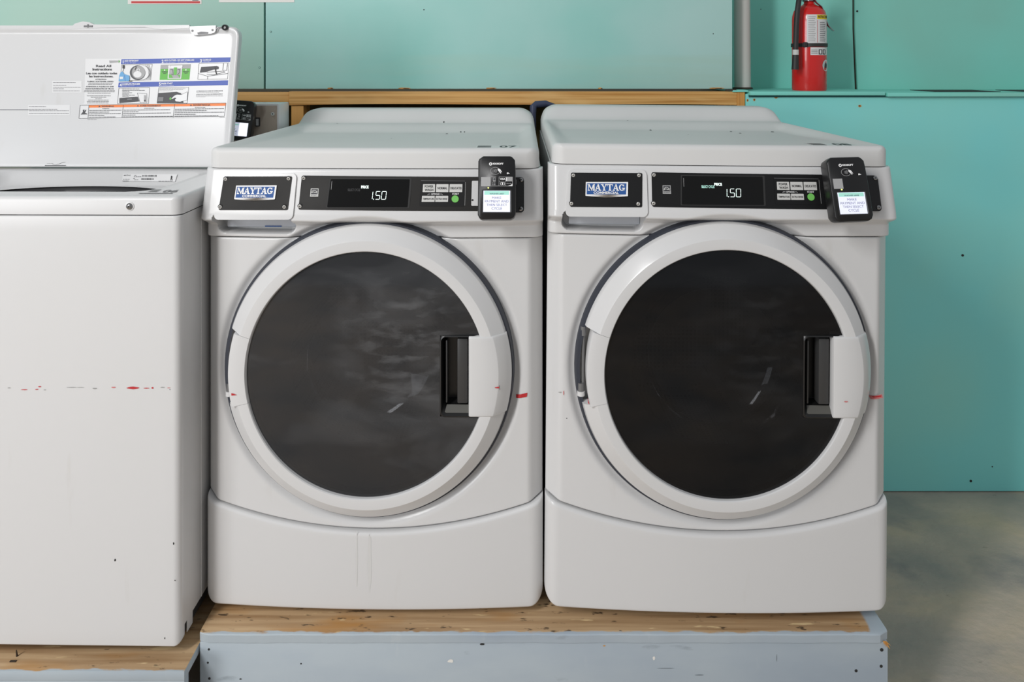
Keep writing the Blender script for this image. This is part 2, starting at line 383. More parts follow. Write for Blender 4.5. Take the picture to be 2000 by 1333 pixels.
_TC = {}
def text2d(body, bold=0.0):
    key = (body, bold)
    if key in _TC: return _TC[key]
    cu = bpy.data.curves.new('lettering', 'FONT'); cu.body = body; cu.align_x = 'CENTER'; cu.offset = bold; cu.resolution_u = 3; cu.fill_mode = 'FRONT'
    o = bpy.data.objects.new('lettering', cu); COL.objects.link(o); bpy.context.view_layer.update()
    me = o.evaluated_get(bpy.context.evaluated_depsgraph_get()).to_mesh()
    vs = [(v.co.x, v.co.y) for v in me.vertices]; fs = [tuple(p.vertices) for p in me.polygons]
    o.to_mesh_clear(); bpy.data.objects.remove(o); bpy.data.curves.remove(cu)
    x0 = min(v[0] for v in vs); x1 = max(v[0] for v in vs); y0 = min(v[1] for v in vs); y1 = max(v[1] for v in vs)
    vs = [((a-x0)/(x1-x0), (b-y0)/(y1-y0)) for a, b in vs]; _TC[key] = (vs, fs); return vs, fs
def slab_text(body):
    """bold slab-serif capitals, each in a unit cell"""
    q = lambda x0, z0, x1, z1: [(x0, z0), (x1, z0), (x1, z1), (x0, z1)]
    s = 0.13
    G = {'M': (1.35, [q(0, 0, .42, s), q(0, 1-s, .34, 1), q(.93, 0, 1.35, s), q(1.01, 1-s, 1.35, 1), q(.08, 0, .20, 1), q(1.01, 0, 1.27, 1),
                      [(.08, 1), (.36, 1), (.76, .22), (.60, 0)], [(.60, 0), (.76, 0), (1.24, 1), (1.01, 1)]]),
         'A': (1.2, [q(0, 0, .42, s), q(.70, 0, 1.2, s), [(.10, 0), (.24, 0), (.60, .86), (.50, 1)], [(.50, 1), (.74, 1), (1.08, 0), (.80, 0), (.55, .75)], q(.30, .27, .85, .40)]),
         'Y': (1.15, [q(0, 1-s, .5, 1), q(.75, 1-s, 1.15, 1), q(.32, 0, .84, s), q(.45, 0, .71, .5), [(.07, 1), (.36, 1), (.71, .45), (.45, .45)], [(.90, 1), (1.05, 1), (.71, .45), (.58, .45)]]),
         'T': (1.1, [q(0, 1-s, 1.1, 1), q(.28, 0, .82, s), q(.42, 0, .68, 1), q(0, .68, .1, 1), q(1.0, .68, 1.1, 1)])}
    arc = []
    for i in range(21):
        a = math.radians(40+(325-40)*i/20); arc.append((.56+.52*math.cos(a), .5+.5*math.sin(a), .56+.26*math.cos(a), .5+.37*math.sin(a)))
    gp = [[(a[0], a[1]), (b[0], b[1]), (b[2], b[3]), (a[2], a[3])] for a, b in zip(arc, arc[1:])]
    G['G'] = (1.15, gp+[q(.58, .33, 1.15, .46), q(.80, .08, 1.05, .4), q(.88, .66, 1.0, .98)])
    vs = []; fs = []; x = 0
    for ch in body:
        w, ps = G[ch]
        for p in ps: b = len(vs); vs += [(x+a, c) for a, c in p]; fs.append(list(range(b, b+len(p))))
        x += w-0.06
    tot = max(v[0] for v in vs); return [(a/tot, b) for a, b in vs], fs
def rectpx(x0, y0, x1, y1): return [(x0, y0), (x1, y0), (x1, y1), (x0, y1)]
def blob(cx, cy, w, h, n=12, j=0.35, seed=1):
    r = random.Random(seed); return [(cx+w/2*math.cos(2*PI*i/n)*(1-j*r.random()), cy+h/2*math.sin(2*PI*i/n)*(1-j*r.random())) for i in range(n)]

# ------------------------------------------------------------------ the room: floor, walls, ledge and frame
YF = 2.457
YL, YU = 2.45, 2.75                                      # boxed-out lower wall, upper wall
def simple(name, fn, kind='structure', **k):
    mb = MB(); fn(mb); o = mb.build(name, **k)
    if kind: o['kind'] = kind
    return o
simple('floor', lambda m: m.box(-3.2, 4.2, -3.0, 3.0, -0.05, 0, 'concrete'))
ledge_z = CAMZ-0.0935
def upper(m):
    xs = X(517, YF); zb = Z(173.5, YF); xe = X(1430, YF)
    m.box(-2.6, xs-0.003, YF, YF+0.016, zb, 2.5, 'teal_left_glare', 0.0006)
    m.box(xs+0.0028, xe, YF, YF+0.016, zb, 2.5, 'teal_middle_glare', 0.0006)
    m.box(xs-0.02, xs+0.02, YF+0.012, YF+0.03, zb, 2.5, 'teal_dark')
    m.box(xe-0.018, xe-0.001, YF+0.0165, YU, zb, 2.5, 'teal_middle_glare')
    m.prism([(xe-0.018, 2.5), (X(1664, YU), 2.5), (X(1665, YU), Z(55, YU)), (X(1667, YU), Z(110, YU)), (X(1670, YU), ledge_z-0.02), (xe-0.018, ledge_z-0.02)], YU, YU+0.018, 'teal_paint')
    for px, w in ((645, 14), (790, 30), (958, 26), (1172, 10), (1400, 34)):
        S_ = Surf(Matrix.Identity(4), lambda x, z: YF)
        S_.poly(m, blob(px, 172.4, w, 3.2, n=14, seed=px), 0.0008, 'pine_post'); S_.poly(m, blob(px+3, 173, w*.5, 1.6, seed=px+1), 0.0012, 'crack_wood')
    # board on the far right with a ragged slanting joint
    a = X(1666.5, YU); b = X(1674.5, YU)
    m.prism([(a, 2.5), (3.5, 2.5), (3.5, ledge_z-0.02), (b, ledge_z-0.02), (X(1671, YU), Z(110, YU)), (X(1669, YU), Z(55, YU))], YU-0.004, YU+0.016, 'teal_paint')
    m.box(a-0.02, b+0.02, YU+0.005, YU+0.04, ledge_z-0.02, 2.5, 'crack_wood')
    for px, py, r, Y in ((529, 62, .003, YF), (507, 132, .003, YF), (828, 19, .0018, YF), (1393, 66, .0015, YF), (1673, 22, .0035, YU), (1486, 18, .0015, YU)):
        m.cyl((X(px, Y), Y-(0.006 if px > 1600 else 0.0008), Z(py, Y)), (X(px, Y), Y, Z(py, Y)), r, 'chip' if r < .003 or px > 1600 else 'teal_dark', 12)
        if r == .003: m.cyl((X(px, Y), Y-0.0012, Z(py, Y)), (X(px, Y), Y, Z(py, Y)), r*.6, 'teal_left_glare', 12)
simple('wall_back', upper)
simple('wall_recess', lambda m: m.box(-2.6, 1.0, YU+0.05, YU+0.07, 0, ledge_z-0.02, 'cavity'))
def lower(m):
    xl = X(1456, YL)
    m.box(xl, 3.6, YL, YL+0.018, 0.004, ledge_z-0.012, 'teal_wall_lower')
    for px, py, r in ((1880, 499, .004), (1896, 940, .004), (1938, 912, .002)):
        m.cyl((X(px, YL), YL-0.001, Z(py, YL)), (X(px, YL), YL+0.002, Z(py, YL)), r, 'chip', 12)
    for px, py, w, h in ((1460, 196, 5, 6), (1473, 195, 5, 7), (1516, 189, 10, 8), (1679, 207, 8, 6)):
        S0.poly(m, blob(px, py, w, h, seed=px), 0.0006, 'pine_post')
        S0.poly(m, blob(px, py, w*.5, h*.5, seed=px+1), 0.0009, 'chip')
S0 = Surf(Matrix.Identity(4), lambda x, z: YL)
simple('wall_right', lower)
def ledge(m):
    xa = X(1462, YL)
    m.box(X(1430, YL)+0.001, xa-0.001, YL-0.004, YU, ledge_z-0.006, ledge_z, 'teal_paint', 0.0015)
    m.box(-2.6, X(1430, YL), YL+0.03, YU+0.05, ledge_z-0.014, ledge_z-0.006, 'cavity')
    m.box(X(1418, YL), X(1438, YL), YL-0.003, YL+0.01, ledge_z-0.002, ledge_z+0.003, 'crack_wood', 0.001)
    zr = ledge_z-0.004
    m.box(xa, X(1724, YL), YL-0.018, YU, zr-0.012, zr, 'teal_paint', 0.0015)
    m.box(X(1728, YL), 3.6, YL-0.020, YU, zr-0.016, zr-0.004, 'teal_paint', 0.0015)
    m.box(xa, 3.6, YL-0.004, YL+0.01, zr-0.0185, zr-0.010, 'teal_dark')  # dark strip standing in for the shadow under the ledge
    for x0, x1 in ((1795, 1918), (1966, 2040)):
        m.box(X(x0, 2.6), X(x1, 2.6), 2.50, 2.66, zr-0.004, zr-0.0025, 'seam_dark')
simple('trim_1', ledge)
zt_ = Z(179, YL); zb_ = Z(206, YL)
def beam(m):
    xa, xb = X(564, YL), X(1440, YL); n = 24; yf = YL+0.004
    def low(x): t = (x-xa)/(xb-xa); return zb_+0.004*math.sin(t*PI)*1.0+0.002*math.sin(t*9)
    top = [(xa+(xb-xa)*i/n, zt_) for i in range(n+1)]; bot = [(xa+(xb-xa)*i/n, low(xa+(xb-xa)*i/n)) for i in range(n, -1, -1)]
    m.prism(top+bot, yf, yf+0.038, 'pine')
simple('trim_2', beam, smooth=30)
simple('trim_3', lambda m: m.box(-2.5, X(562.5, YL), YL+0.012, YL+0.05, Z(201, YL), zt_-0.002, 'pine', 0.001))
simple('trim_4', lambda m: m.box(X(567, YL), X(591, YL), YL+0.010, YL+0.09, 0.0, zb_-0.001, 'pine_post', 0.001))
simple('trim_5', lambda m: m.box(X(1440.5, YL), X(1455, YL), YL, YL+0.09, 0.0, zt_, 'pine_post', 0.001))
simple('trim_6', lambda m: m.box(X(1410, YL), X(1439, YL), YL+0.05, YL+0.09, 0.0, zb_+0.003, 'pine_post', 0.001))

# papers taped high on the wall
mb = MB(); mb.box(X(250, YF), X(394, YF), YF-0.0015, YF-0.0005, Z(8, YF), Z(-150, YF), 'paper')
mb.box(X(257, YF), X(391, YF), YF-0.0022, YF-0.0012, Z(6.5, YF), Z(2.5, YF), 'sign_red'); mb.box(X(376, YF), X(388, YF), YF-0.0022, YF-0.0012, Z(1.2, YF), Z(0, YF), 'print_grey')
tag(mb.build('wall_notice'), 'white paper notice with a red stripe along its lower edge, taped on the green wall', 'notice')
mb = MB(); mb.box(X(428, YF), X(575, YF), YF-0.0015, YF-0.0005, Z(4.5, YF), Z(-150, YF), 'paper')
tag(mb.build('wall_notice'), 'plain white paper sheet without stripe, high on the wall over the board joint', 'notice')

# vertical pipe
Yp = 2.56
mb = MB(); xp = X(1447, Yp); mb.cyl((xp-0.004, Yp, 2.5), (xp+0.006, Yp, ledge_z), 0.0265, 'pipe_grey', 32)
po = tag(mb.build('vertical_pipe'), 'grey plastic vertical pipe running down the teal wall to the ledge', 'pipe')
mb = MB(); mb.lathe([(0.0266, 0), (0.032, 0), (0.033, 0.004), (0.0266, 0.006)], 'crack_wood', cx=xp+0.006, cy=Yp, cz=ledge_z, axis='z', n=32)
mb.build('flange', po)

# ------------------------------------------------------------------ timber platforms
wood_paint('boards_main', True, 1.508, 0.741); wood_paint('boards_side', True, 1.448); wood_paint('boards_front', False, 0)
def holes(m, lst, Y):
    for px, py, r in lst:
        x, z = X(px, Y), Z(py, Y); m.cyl((x, Y-0.0005, z), (x, Y+0.001, z), r, 'chip', 10)
plat = thing('platform', 'long timber platform with grey-blue painted front, under the two front-loading washers', 'platform', Matrix.Identity(4))
PT = CAMZ-1.125
mb = MB(); x0, x1 = -0.6147, 0.741
S1 = Surf(Matrix.Identity(4), lambda x, z: 1.508)
# top board with a slightly ragged nose and a broken right corner
pts = []; n = 150
for i in range(n+1):
    t = i/n; x = x0+(x1-x0)*t; pts.append((x, 1.508+0.0004*math.sin(i*.37)+random.uniform(-.0004, .0004)+(0.010*sstep(0.985, 1, t))+0.006*sstep(0.012, 0, t)))
top = [(x, y, PT-0.0012) for x, y in pts]; rim = [(x, y-0.0012, PT-0.003) for x, y in pts]; low = [(x, y-0.0005, PT-0.018) for x, y in pts]
vs = top+rim+low+[(x, y+0.003, PT) for x, y in pts]; k = n+1; fs = []
for i in range(n):
    fs += [(i, i+1, k+i+1, k+i), (k+i, k+i+1, 2*k+i+1, 2*k+i), (3*k+i, 3*k+i+1, i+1, i)]
b = len(vs); vs += [(x1, 2.36, PT), (x0, 2.36, PT), (x1, 2.36, PT-0.018), (x0, 2.36, PT-0.018)]
fs += [[3*k+i for i in range(n+1)]+[b, b+1], [2*k+i for i in range(n+1)]+[b+2, b+3], [b, b+1, b+3, b+2], [0, k, 2*k, b+3, b+1, 3*k], [n, k+n, 2*k+n, b+2, b, 3*k+n]]
mb.add(vs, fs, 'boards_main')
mb.build('top_board', plat, smooth=25)
mb = MB(); mb.box(x0+0.001, x1-0.002, 1.510, 1.53, 0.0, PT-0.0185, 'boards_front', 0.001)
holes(mb, [(408, 1269, .0022), (406, 1295, .002), (409, 1326, .0025), (1722, 1270, .0035), (1721, 1302, .003), (1672, 1311, .003), (588, 1297, .0015)], 1.510)
S1b = Surf(Matrix.Identity(4), lambda x, z: 1.510)
for px, py, w, h, c in ((942, 1259, 12, 5, 'chip'), (880, 1292, 14, 8, 'paper'), (1277, 1286, 6, 9, 'paper'), (470, 1327, 6, 3, 'chip'), (1300, 1306, 40, 1.2, 'paint_scuff'), (1517, 1286, 1.4, 16, 'paint_scuff'), (1180, 1262, 6, 3, 'pine'), (1366, 1319, 20, 2, 'paint_scuff')):
    S1b.poly(mb, blob(px, py, w, h, seed=px), 0.0004, c)
mb.build('front_board', plat)
for a_ in (x1-0.022, x0+0.003): mb = MB(); mb.box(a_, a_+0.018, 1.532, 2.34, 0.0, PT-0.0185, 'boards_front'); mb.build('side_board', plat)
mb = MB()
for i in range(9):
    a = Vector((x1-0.008+random.uniform(-.004, .002), 1.509, PT-0.016)); mb.cyl(a, a+Vector((random.uniform(0, .010), -0.003, random.uniform(-.016, -.004))), 0.0011, 'pine_post', 5, 0.0003)
mb.build('splinter', plat)

PTL = CAMZ-1.152
pl2 = thing('platform', 'lower timber platform at lower left, pale blue painted edge, carrying the open top loader', 'platform', Matrix.Identity(4))
mb = MB(); mb.box(-1.6, x0-0.003, 1.448, 2.33, PTL-0.018, PTL, 'boards_side', 0.0012)
mb.build('top_board', pl2)
mb = MB(); mb.box(-1.6, x0-0.004, 1.450, 1.47, 0, PTL-0.0185, 'boards_front', 0.001); holes(mb, [(234, 1323, .0018), (342, 1327, .0018)], 1.45)
mb.build('front_board', pl2)
mb = MB(); mb.cyl((X(43, 1.5), 1.485, PTL), (X(43.5, 1.5), 1.482, PTL+0.014), .002, 'crack_wood', 6, .001); mb.box(X(38, 1.5), X(50, 1.5), 1.47, 1.474, PTL, PTL+0.0015, 'crack_wood')
o = tag(mb.build('wood_chip'), 'tiny dark wood splinter standing on the lower left platform', 'wood chip')

# ------------------------------------------------------------------ front-loading washers
HW = 0.3450; ZB_F = 0.748; ZT_F = 0.889
DCX, DCZ, DE = -0.007, 0.484, 1.024
def bow(x): return -0.012*(1-(x/HW)**2)
def zk(x): return 0.1585+0.0585*(x/HW)**2
def Ffront(x, z):
    rho = math.hypot((x-DCX)/0.2885, (z-DCZ)/(0.2885*DE))
    return bow(x)+0.010*(1-sstep(1.025, 1.085, rho))
def rrect(x, z, x0, x1, z0, z1, r):
    dx = max(x0+r-x, x-(x1-r), 0); dz = max(z0+r-z, z-(z1-r), 0); return r-math.hypot(dx, dz)      # >0 inside
def Fface(x, z):
    """control fascia: leaning face, rolled lower lip, flat strip below"""
    if z >= 0.800: y = -0.003-0.027*(ZT_F-z)/(ZT_F-0.800)
    elif z >= 0.772:
        t = (0.800-z)/0.028; y = -0.030-0.003*math.sin(t*PI*0.6)+0.033*sstep(0.35, 1, t)
    else: y = -0.0003
    return y+bow(x)
DRX0, DRX1 = -0.3190, -0.1550
def Ffascia(x, z):
    y = Fface(x, z)
    d = rrect(x, z, DRX0+0.001, DRX1-0.001, 0.7555, 0.803, 0.017)
    if d > 0: y = max(y, bow(x)) + 0.031*sstep(0.0, 0.004, d)
    rho = math.hypot((x-DCX)/0.2885, (z-DCZ)/(0.2885*DE))
    y += (0.012)*(1-sstep(1.02, 1.07, rho)) if z < 0.80 else 0
    return y
def top_z(x, y):
    """height of the washer's top panel"""
    dx = HW-0.007-abs(x); z = 0.930
    inner = sstep(0.010, 0.045, min(dx, y+0.004)); z -= (0.006+0.013*sstep(0.05, 0.50, y))*inner*(1-sstep(0.515, 0.595, y))
    prof = 0.038*sstep(0.605, 0.665, y)-0.02*sstep(0.72, 0.775, y)
    t = (abs(x)-0.290)/0.0475
    msk = 1 if t <= 0 else (math.sqrt(max(0, 1-t*t)) if t < 1 else 0)
    return z+prof*msk

def build_washer(M, label, hazy, plate, tilted_digits):
    root = thing('front_load_washer', label, 'washing machine', M, None)
    S = Surf(M1, Fface); SF = Surf(M1, Ffront)           # both machines are the same model: measured on the left one
    # cabinet
    mb = MB()
    CW = HW-0.004
    mb.box(-CW, -CW+0.003, 0.028, 0.755, 0.010, 0.888, 'enamel'); mb.box(CW-0.003, CW, 0.028, 0.755, 0.010, 0.888, 'enamel')
    mb.box(-CW+0.003, CW-0.003, 0.752, 0.755, 0.010, 0.888, 'enamel'); mb.box(-CW+0.003, CW-0.003, 0.04, 0.752, 0.010, 0.014, 'seam_dark')
    mb.box(-CW+0.003, CW-0.003, 0.04, 0.044, 0.014, 0.20, 'seam_dark'); mb.box(-CW+0.003, CW-0.003, 0.04, 0.044, 0.742, 0.886, 'seam_dark')
    mb.build('cabinet', root)
    mb = MB(); mb.box(-CW+0.006, CW-0.006, 0.036, 0.70, -0.0165, 0.010, 'rubber'); mb.build('base', root)  # dark slab added in the gap to give the shadow band below
    mb = MB(); panel(mb, -HW, HW, lambda x: zk(x)+0.0015, lambda x: ZB_F-0.0015, Ffront, 'enamel', ch=0.027, rt=0.004, rb=0.004, back=0.034, nx=120, nz=120,
                     hole=lambda x, z: math.hypot((x-DCX)/0.2885, (z-DCZ)/(0.2885*DE)) < 0.93)
    if hazy:
        SF.quad(mb, [(1008, 770), (1030, 767), (1029, 775), (1008, 777)], 0.0012, 'red_scrape')
    else:
        SF.quad(mb, [(1019, 770), (1042, 768), (1044, 775), (1021, 777)], 0.0012, 'pink_scrape'); SF.quad(mb, [(1023, 771.5), (1041, 770), (1040, 772.5), (1025, 774)], 0.0015, 'red_scrape')
        SF.poly(mb, blob(432, 768, 2, 11, seed=3), 0.0012, 'pink_scrape'); SF.poly(mb, blob(425, 767, 8, 1.5, seed=4), 0.0012, 'grey_scrape'); SF.poly(mb, blob(438, 817, 2, 2, seed=4), 0.0012, 'chip')
    mb.build('front_panel', root, smooth=50)
    mb = MB(); panel(mb, -HW-0.001, HW+0.001, lambda x: 0.0, lambda x: zk(x)-0.0015, lambda x, z: bow(x)*1.25-0.006, 'enamel', rs=0.026, rt=0.008, rb=0.006, back=0.036, nx=80, nz=20, cb=0.030)
    SK = Surf(M1, lambda x, z: bow(x)*1.25-0.006)
    if hazy:
        for px, w, h, y in ((697, 4, 120, 1095), (722, 9, 130, 1098)): SK.poly(mb, blob(px, y, w, h, seed=px, n=16), 0.0003, 'dust_streak')
    mb.build('kick_panel', root, smooth=50)
    mb = MB(); panel(mb, -HW-0.0005, HW+0.0005, lambda x: ZB_F+0.0005, lambda x: ZT_F-0.001, Ffascia, 'plastic_white', rs=0.020, rt=0.004, rb=0.003, back=0.034, nx=360, nz=84)
    fas = mb.build('control_fascia', root, smooth=60)
    # soap residue in the grip hollow
    mb = MB(); xa, za = S.xz(513, 447); mb.box(xa, xa+0.034, 0.0066, 0.0079, 0.7665, 0.7685, 'badge_blue')
    if hazy: mb.build('residue', fas)
    mb = MB(); mb.box(DRX0+0.016, DRX1-0.004, 0.008, 0.014, 0.7655, 0.800, 'drawer_inside', 0.0025)
    mb.box(DRX0+0.012, DRX0+0.021, -0.006, 0.006, 0.784, 0.788, 'chip'); mb.build('drawer_box', root)
    # top panel
    mb = MB(); ys = dense(-0.006, 0.770, 0.030, 0.008, 110, 9); g = []; hw = HW-0.007
    ts = dense(-1, 1, 0.05, 0.05, 90, 9)
    for y in ys:
        w = hw-R(y+0.006, 0.026); row = []
        for t in ts:
            x = w*t; yy = y+bow(x)*0.5*sstep(0.25, 0.0, y); d = min(w-abs(x), y+0.006, 0.770-y)
            row.append((x, yy, top_z(x, y)-R(d, 0.012)))
        g.append(row)
    nr, nc = len(g), len(g[0]); vs = [p for r_ in g for p in r_]; fs = [(i*nc+j, (i+1)*nc+j, (i+1)*nc+j+1, i*nc+j+1) for i in range(nr-1) for j in range(nc-1)]
    loop = list(range(nc))+[i*nc+nc-1 for i in range(1, nr)]+[(nr-1)*nc+j for j in range(nc-2, -1, -1)]+[i*nc for i in range(nr-2, 0, -1)]
    n0 = len(vs); vs += [(vs[i][0], vs[i][1], ZT_F+0.0005) for i in loop]
    for q in range(len(loop)): q2 = (q+1) % len(loop); fs.append((loop[q], loop[q2], n0+q2, n0+q))
    fs.append([n0+q for q in range(len(loop))])
    mb.add(vs, fs, 'enamel_top')
    for (x, y, r) in ([(-.22, .60, .0022), (.08, .615, .002), (.10, .50, .003), (.135, .53, .0022), (.145, .53, .002), (-.02, .33, .002)] if hazy else [(-.10, .60, .0022), (-.05, .52, .003), (.16, .5, .003), (.17, .45, .003), (.27, .5, .004), (.02, .38, .002)]):
        zz = top_z(x, y)+0.0006; mb.add([(x+r*math.cos(a*PI/4), y+1.8*r*math.sin(a*PI/4), zz+(top_z(x, y+r)-top_z(x, y-r))/2/r*1.8*r*math.sin(a*PI/4)) for a in range(8)], [list(range(8))], 'chip')
    tp = mb.build('top_panel', root, smooth=50)
    # machine number sticker on the top
    mb = MB()
    def flat(x0_, x1_, y0_, y1_, mn, o=0.0006): mb.add([(x0_, y0_, top_z(x0_, y0_)+o), (x1_, y0_, top_z(x1_, y0_)+o), (x1_, y1_, top_z(x1_, y1_)+o), (x0_, y1_, top_z(x0_, y1_)+o)], [(0, 1, 2, 3)], mn)
    sx = 0.205
    flat(sx, sx+0.092, 0.045, 0.098, 'label_paper', 0.0004)
    for i_ in range(4): flat(sx+0.003, sx+0.032, 0.058+i_*0.010, 0.063+i_*0.010, 'print_dark')
    flat(sx+0.002, sx+0.044, 0.047, 0.051, 'print_black'); flat(sx+0.054, sx+0.084, 0.047, 0.050, 'print_black')
    tv, tf = text2d('07' if hazy else '08', 0.02)
    mb.add([(sx+0.050+u*0.036, 0.056+v*0.034, top_z(sx+.06, .07)+0.0008) for u, v in tv], tf, 'print_dark')
    mb.build('number_sticker', tp)
    # detergent drawer
    mb = MB()
    c = lambda x, y: (400+x/8.885, 320+y/8.885)
    S.quad(mb, [c(300, 140), c(1622, 145), c(1548, 955), c(150, 955)], -0.0002, 'seam_dark', 0.0005, (0.05, 0.10), (14, 10))
    S.quad(mb, [c(312, 158), c(1606, 163), c(1534, 966), c(160, 966)], 0.0035, 'plastic_white', 0.0035, (0.06, 0.12), (14, 10))
    dr = mb.build('detergent_drawer', root, smooth=60)
    pts4 = [(377, 257), (1467, 250), (1393, 740), (285, 740)]
    def screw(Sf, px, py, off, parent, rr=0.0034, m1='screw_white'):
        q = MB(); p = Sf.hit(px, py, off)
        q.lathe([(rr*1.45, 0.0006), (rr*1.45, -0.0003), (rr*1.02, -0.0004)], 'seam_dark', n=20)
        q.lathe([(rr*1.05, 0.0), (rr*1.05, -0.0014), (rr*0.9, -0.0019), (rr*0.62, -0.0020), (rr*0.55, -0.0012), (0.0001, -0.0012)], m1, n=20)
        q.lathe([(rr*0.62, -0.00205), (rr*0.50, -0.00205)], 'print_grey', n=16); q.lathe([(rr*0.30, -0.0014), (0.0001, -0.0014)], 'chip', n=6)
        o_ = q.build('screw', parent); o_.location = p; o_.rotation_euler = (math.radians(14), 0, 0); return o_
    mb = MB(); S.quad(mb, [c(345, 215), c(1527, 215), c(1450, 797), c(255, 797)], 0.0048, plate, 0.0013, (0.02, 0.04), (12, 8)); dp = mb.build('drawer_plate', root)
    for p in pts4: screw(S, *c(*p), 0.0048, dp)
    # badge
    mb = MB()
    S.poly(mb, [c(568, 370), c(1268, 366), c(1268, 372), c(1235, 603), c(1225, 608), c(870, 632), c(545, 607), c(533, 600)], 0.0072, 'print_white')
    pb = [c(568, 370), c(1268, 366), c(1235, 605), c(870, 632), c(533, 604)]
    for a, b_ in zip(pb, pb[1:]+pb[:1]):
        mb.add([S.hit(*a, 0.0072), S.hit(*b_, 0.0072), S.hit(*b_, 0.0048), S.hit(*a, 0.0048)], [(0, 1, 2, 3)], 'screw_white')
    S.poly(mb, [c(583, 390), c(1237, 388), c(1206, 578), c(556, 578)], 0.0075, 'badge_blue')
    bd = mb.build('brand_badge', root)
    mb = MB(); S.text(mb, 'MAYTAG', [c(592, 403), c(1210, 403), c(1198, 515), c(580, 515)], 0.0079, 'print_white', slab=True)
    S.text(mb, 'COMMERCIAL', [c(675, 528), c(1092, 528), c(1085, 569), c(668, 569)], 0.0079, 'print_white', bold=0.03); mb.build('badge_lettering', bd)
    # control plate
    d = lambda x, y: (560+x/4, 330+y/4)
    mb = MB(); S.quad(mb, [d(120, 52), d(1745, 62), d(1720, 328), d(92, 318)], 0.0014, plate, 0.0016, (0.008, 0.05), (30, 6)); cp = mb.build('control_plate', root)
    for p in ((135, 71), (105, 290)): screw(S, *d(*p), 0.0016, cp)
    mb = MB(); S.quad(mb, [d(1447, 92), d(1530, 92), d(1520, 288), d(1442, 288)], 0.0017, 'plastic_white', 0.0003, (0.08, 0.05), (4, 4)); S.disc(mb, *d(1452, 243), 2.2, 1.8, 0.0020, 'chip'); mb.build('slot_cover', cp)
    mb = MB(); S.quad(mb, [d(190, 152), d(251, 152), d(247, 216), d(184, 216)], 0.0018, 'print_pale' if not hazy else 'button_grey', 0, (0, 0), (3, 3))
    S.poly(mb, [d(195, 157), d(246, 157), d(243, 198), d(190, 198)], 0.0021, 'print_dark'); S.ring(mb, *d(217, 190), 5.2, 6, 0.9, 0.0024, 'button_grey', 14, PI, 2*PI)
    S.line(mb, [d(197, 184), d(212, 178), d(226, 184), d(241, 176)], 1.1, 0.0024, 'button_grey'); S.micro(mb, *[d(190, 0)[0], d(242, 0)[0]], d(0, 205)[1], 1.0, 0.0021, 'print_grey')
    mb.build('efficiency_label', cp)
    # display
    mb = MB(); S.quad(mb, [d(338, 70), d(980, 72), d(960, 305), d(308, 305)], 0.0020, 'seam_dark', 0.0006, (0.01, 0.03), (20, 6))
    S.quad(mb, [d(347, 78), d(962, 80), d(945, 298), d(318, 298)], 0.0024, 'display_glass', 0.0004, (0.01, 0.03), (20, 6)); S.line(mb, [d(356, 94), d(350, 160)], 0.6, 0.0028, 'print_pale'); disp = mb.build('display', root)
    mb = MB()
    def seg(x0, x1, y0, y1, on, w=0.9):
        sl = lambda x, y: (x+(y1-y)*0.12, y); ym = (y0+y1)/2; g = .5
        A = {'a': [(x0+g, y0), (x1-g, y0)], 'b': [(x1, y0+g), (x1, ym-g)], 'c': [(x1, ym+g), (x1, y1-g)], 'd': [(x0+g, y1), (x1-g, y1)], 'e': [(x0, ym+g), (x0, y1-g)], 'f': [(x0, y0+g), (x0, ym-g)], 'g': [(x0+g, ym), (x1-g, ym)]}
        for k_ in on: S.line(mb, [sl(*p) for p in A[k_]], w, 0.0029, 'lit_digits')
    seg(718, 727.3, 373.8, 389, 'bc'); seg(733.6, 741.6, 373.8, 389, 'acdfg'); seg(745, 753.6, 373.8, 389, 'abcdef'); S.disc(mb, 730.2, 388.8, 0.9, 0.9, 0.0029, 'lit_digits', 8)
    mb.build('price_digits', disp)
    mb = MB(); S.text(mb, 'PRICE', rectpx(706, 362.3, 720.5, 367.8), 0.0029, 'lit_digits', bold=0.03)
    if not hazy: S.text(mb, 'SELECT CYCLE', rectpx(681, 367.3, 705.5, 372.3), 0.0029, 'lit_label', bold=0.02)
    else: S.text(mb, 'SELECT CYCLE', rectpx(680, 368.3, 704, 373.3), 0.0029, 'print_black', bold=0.02)
    mb.build('display_lettering', disp)
    # button pad
    mb = MB(); fr = [d(1048, 88), d(1395, 92), d(1390, 292), d(1036, 290)]
    S.quad(mb, fr, 0.0021, 'plate_black', 0.0005, (0.03, 0.06), (12, 5))
    S.line(mb, [d(1050, 90), d(1395, 94)], 0.5, 0.0024, 'print_micro'); S.line(mb, [d(1397, 102), d(1392, 285)], 0.6, 0.0024, 'print_pale'); bp = mb.build('button_pad', root)
    for (q, lines) in (((1065, 118, 1161, 180), ('POWER', 'WASH')), ((1169, 118, 1266, 180), ('NORMAL',)), ((1273, 118, 1374, 180), ('DELICATES',)), ((1057, 209, 1158, 256), ('TEMPERATURE',)), ((1163, 209, 1263, 256), ('EXTRA RINSE',))):
        mb = MB(); x0_, y0_, x1_, y1_ = q; S.quad(mb, [d(x0_+2, y0_), d(x1_, y0_), d(x1_-2, y1_), d(x0_-2, y1_)], 0.0030, 'button_grey', 0.0010, (0.03, 0.05), (4, 3))
        nl = len(lines); h = 19 if q[1] < 200 else 14
        for i_, t_ in enumerate(lines):
            yc = (y0_+y1_)/2+(i_-(nl-1)/2)*27; w_ = (x1_-x0_)*(0.86 if len(t_) > 6 else 0.78 if len(t_) > 5 else 0.70)
            xc = (x0_+x1_)/2; S.text(mb, t_, [d(xc-w_/2, yc-h/2), d(xc+w_/2, yc-h/2), d(xc+w_/2, yc+h/2), d(xc-w_/2, yc+h/2)], 0.0034, 'print_black', bold=0.02)
        mb.build('cycle_button', bp)
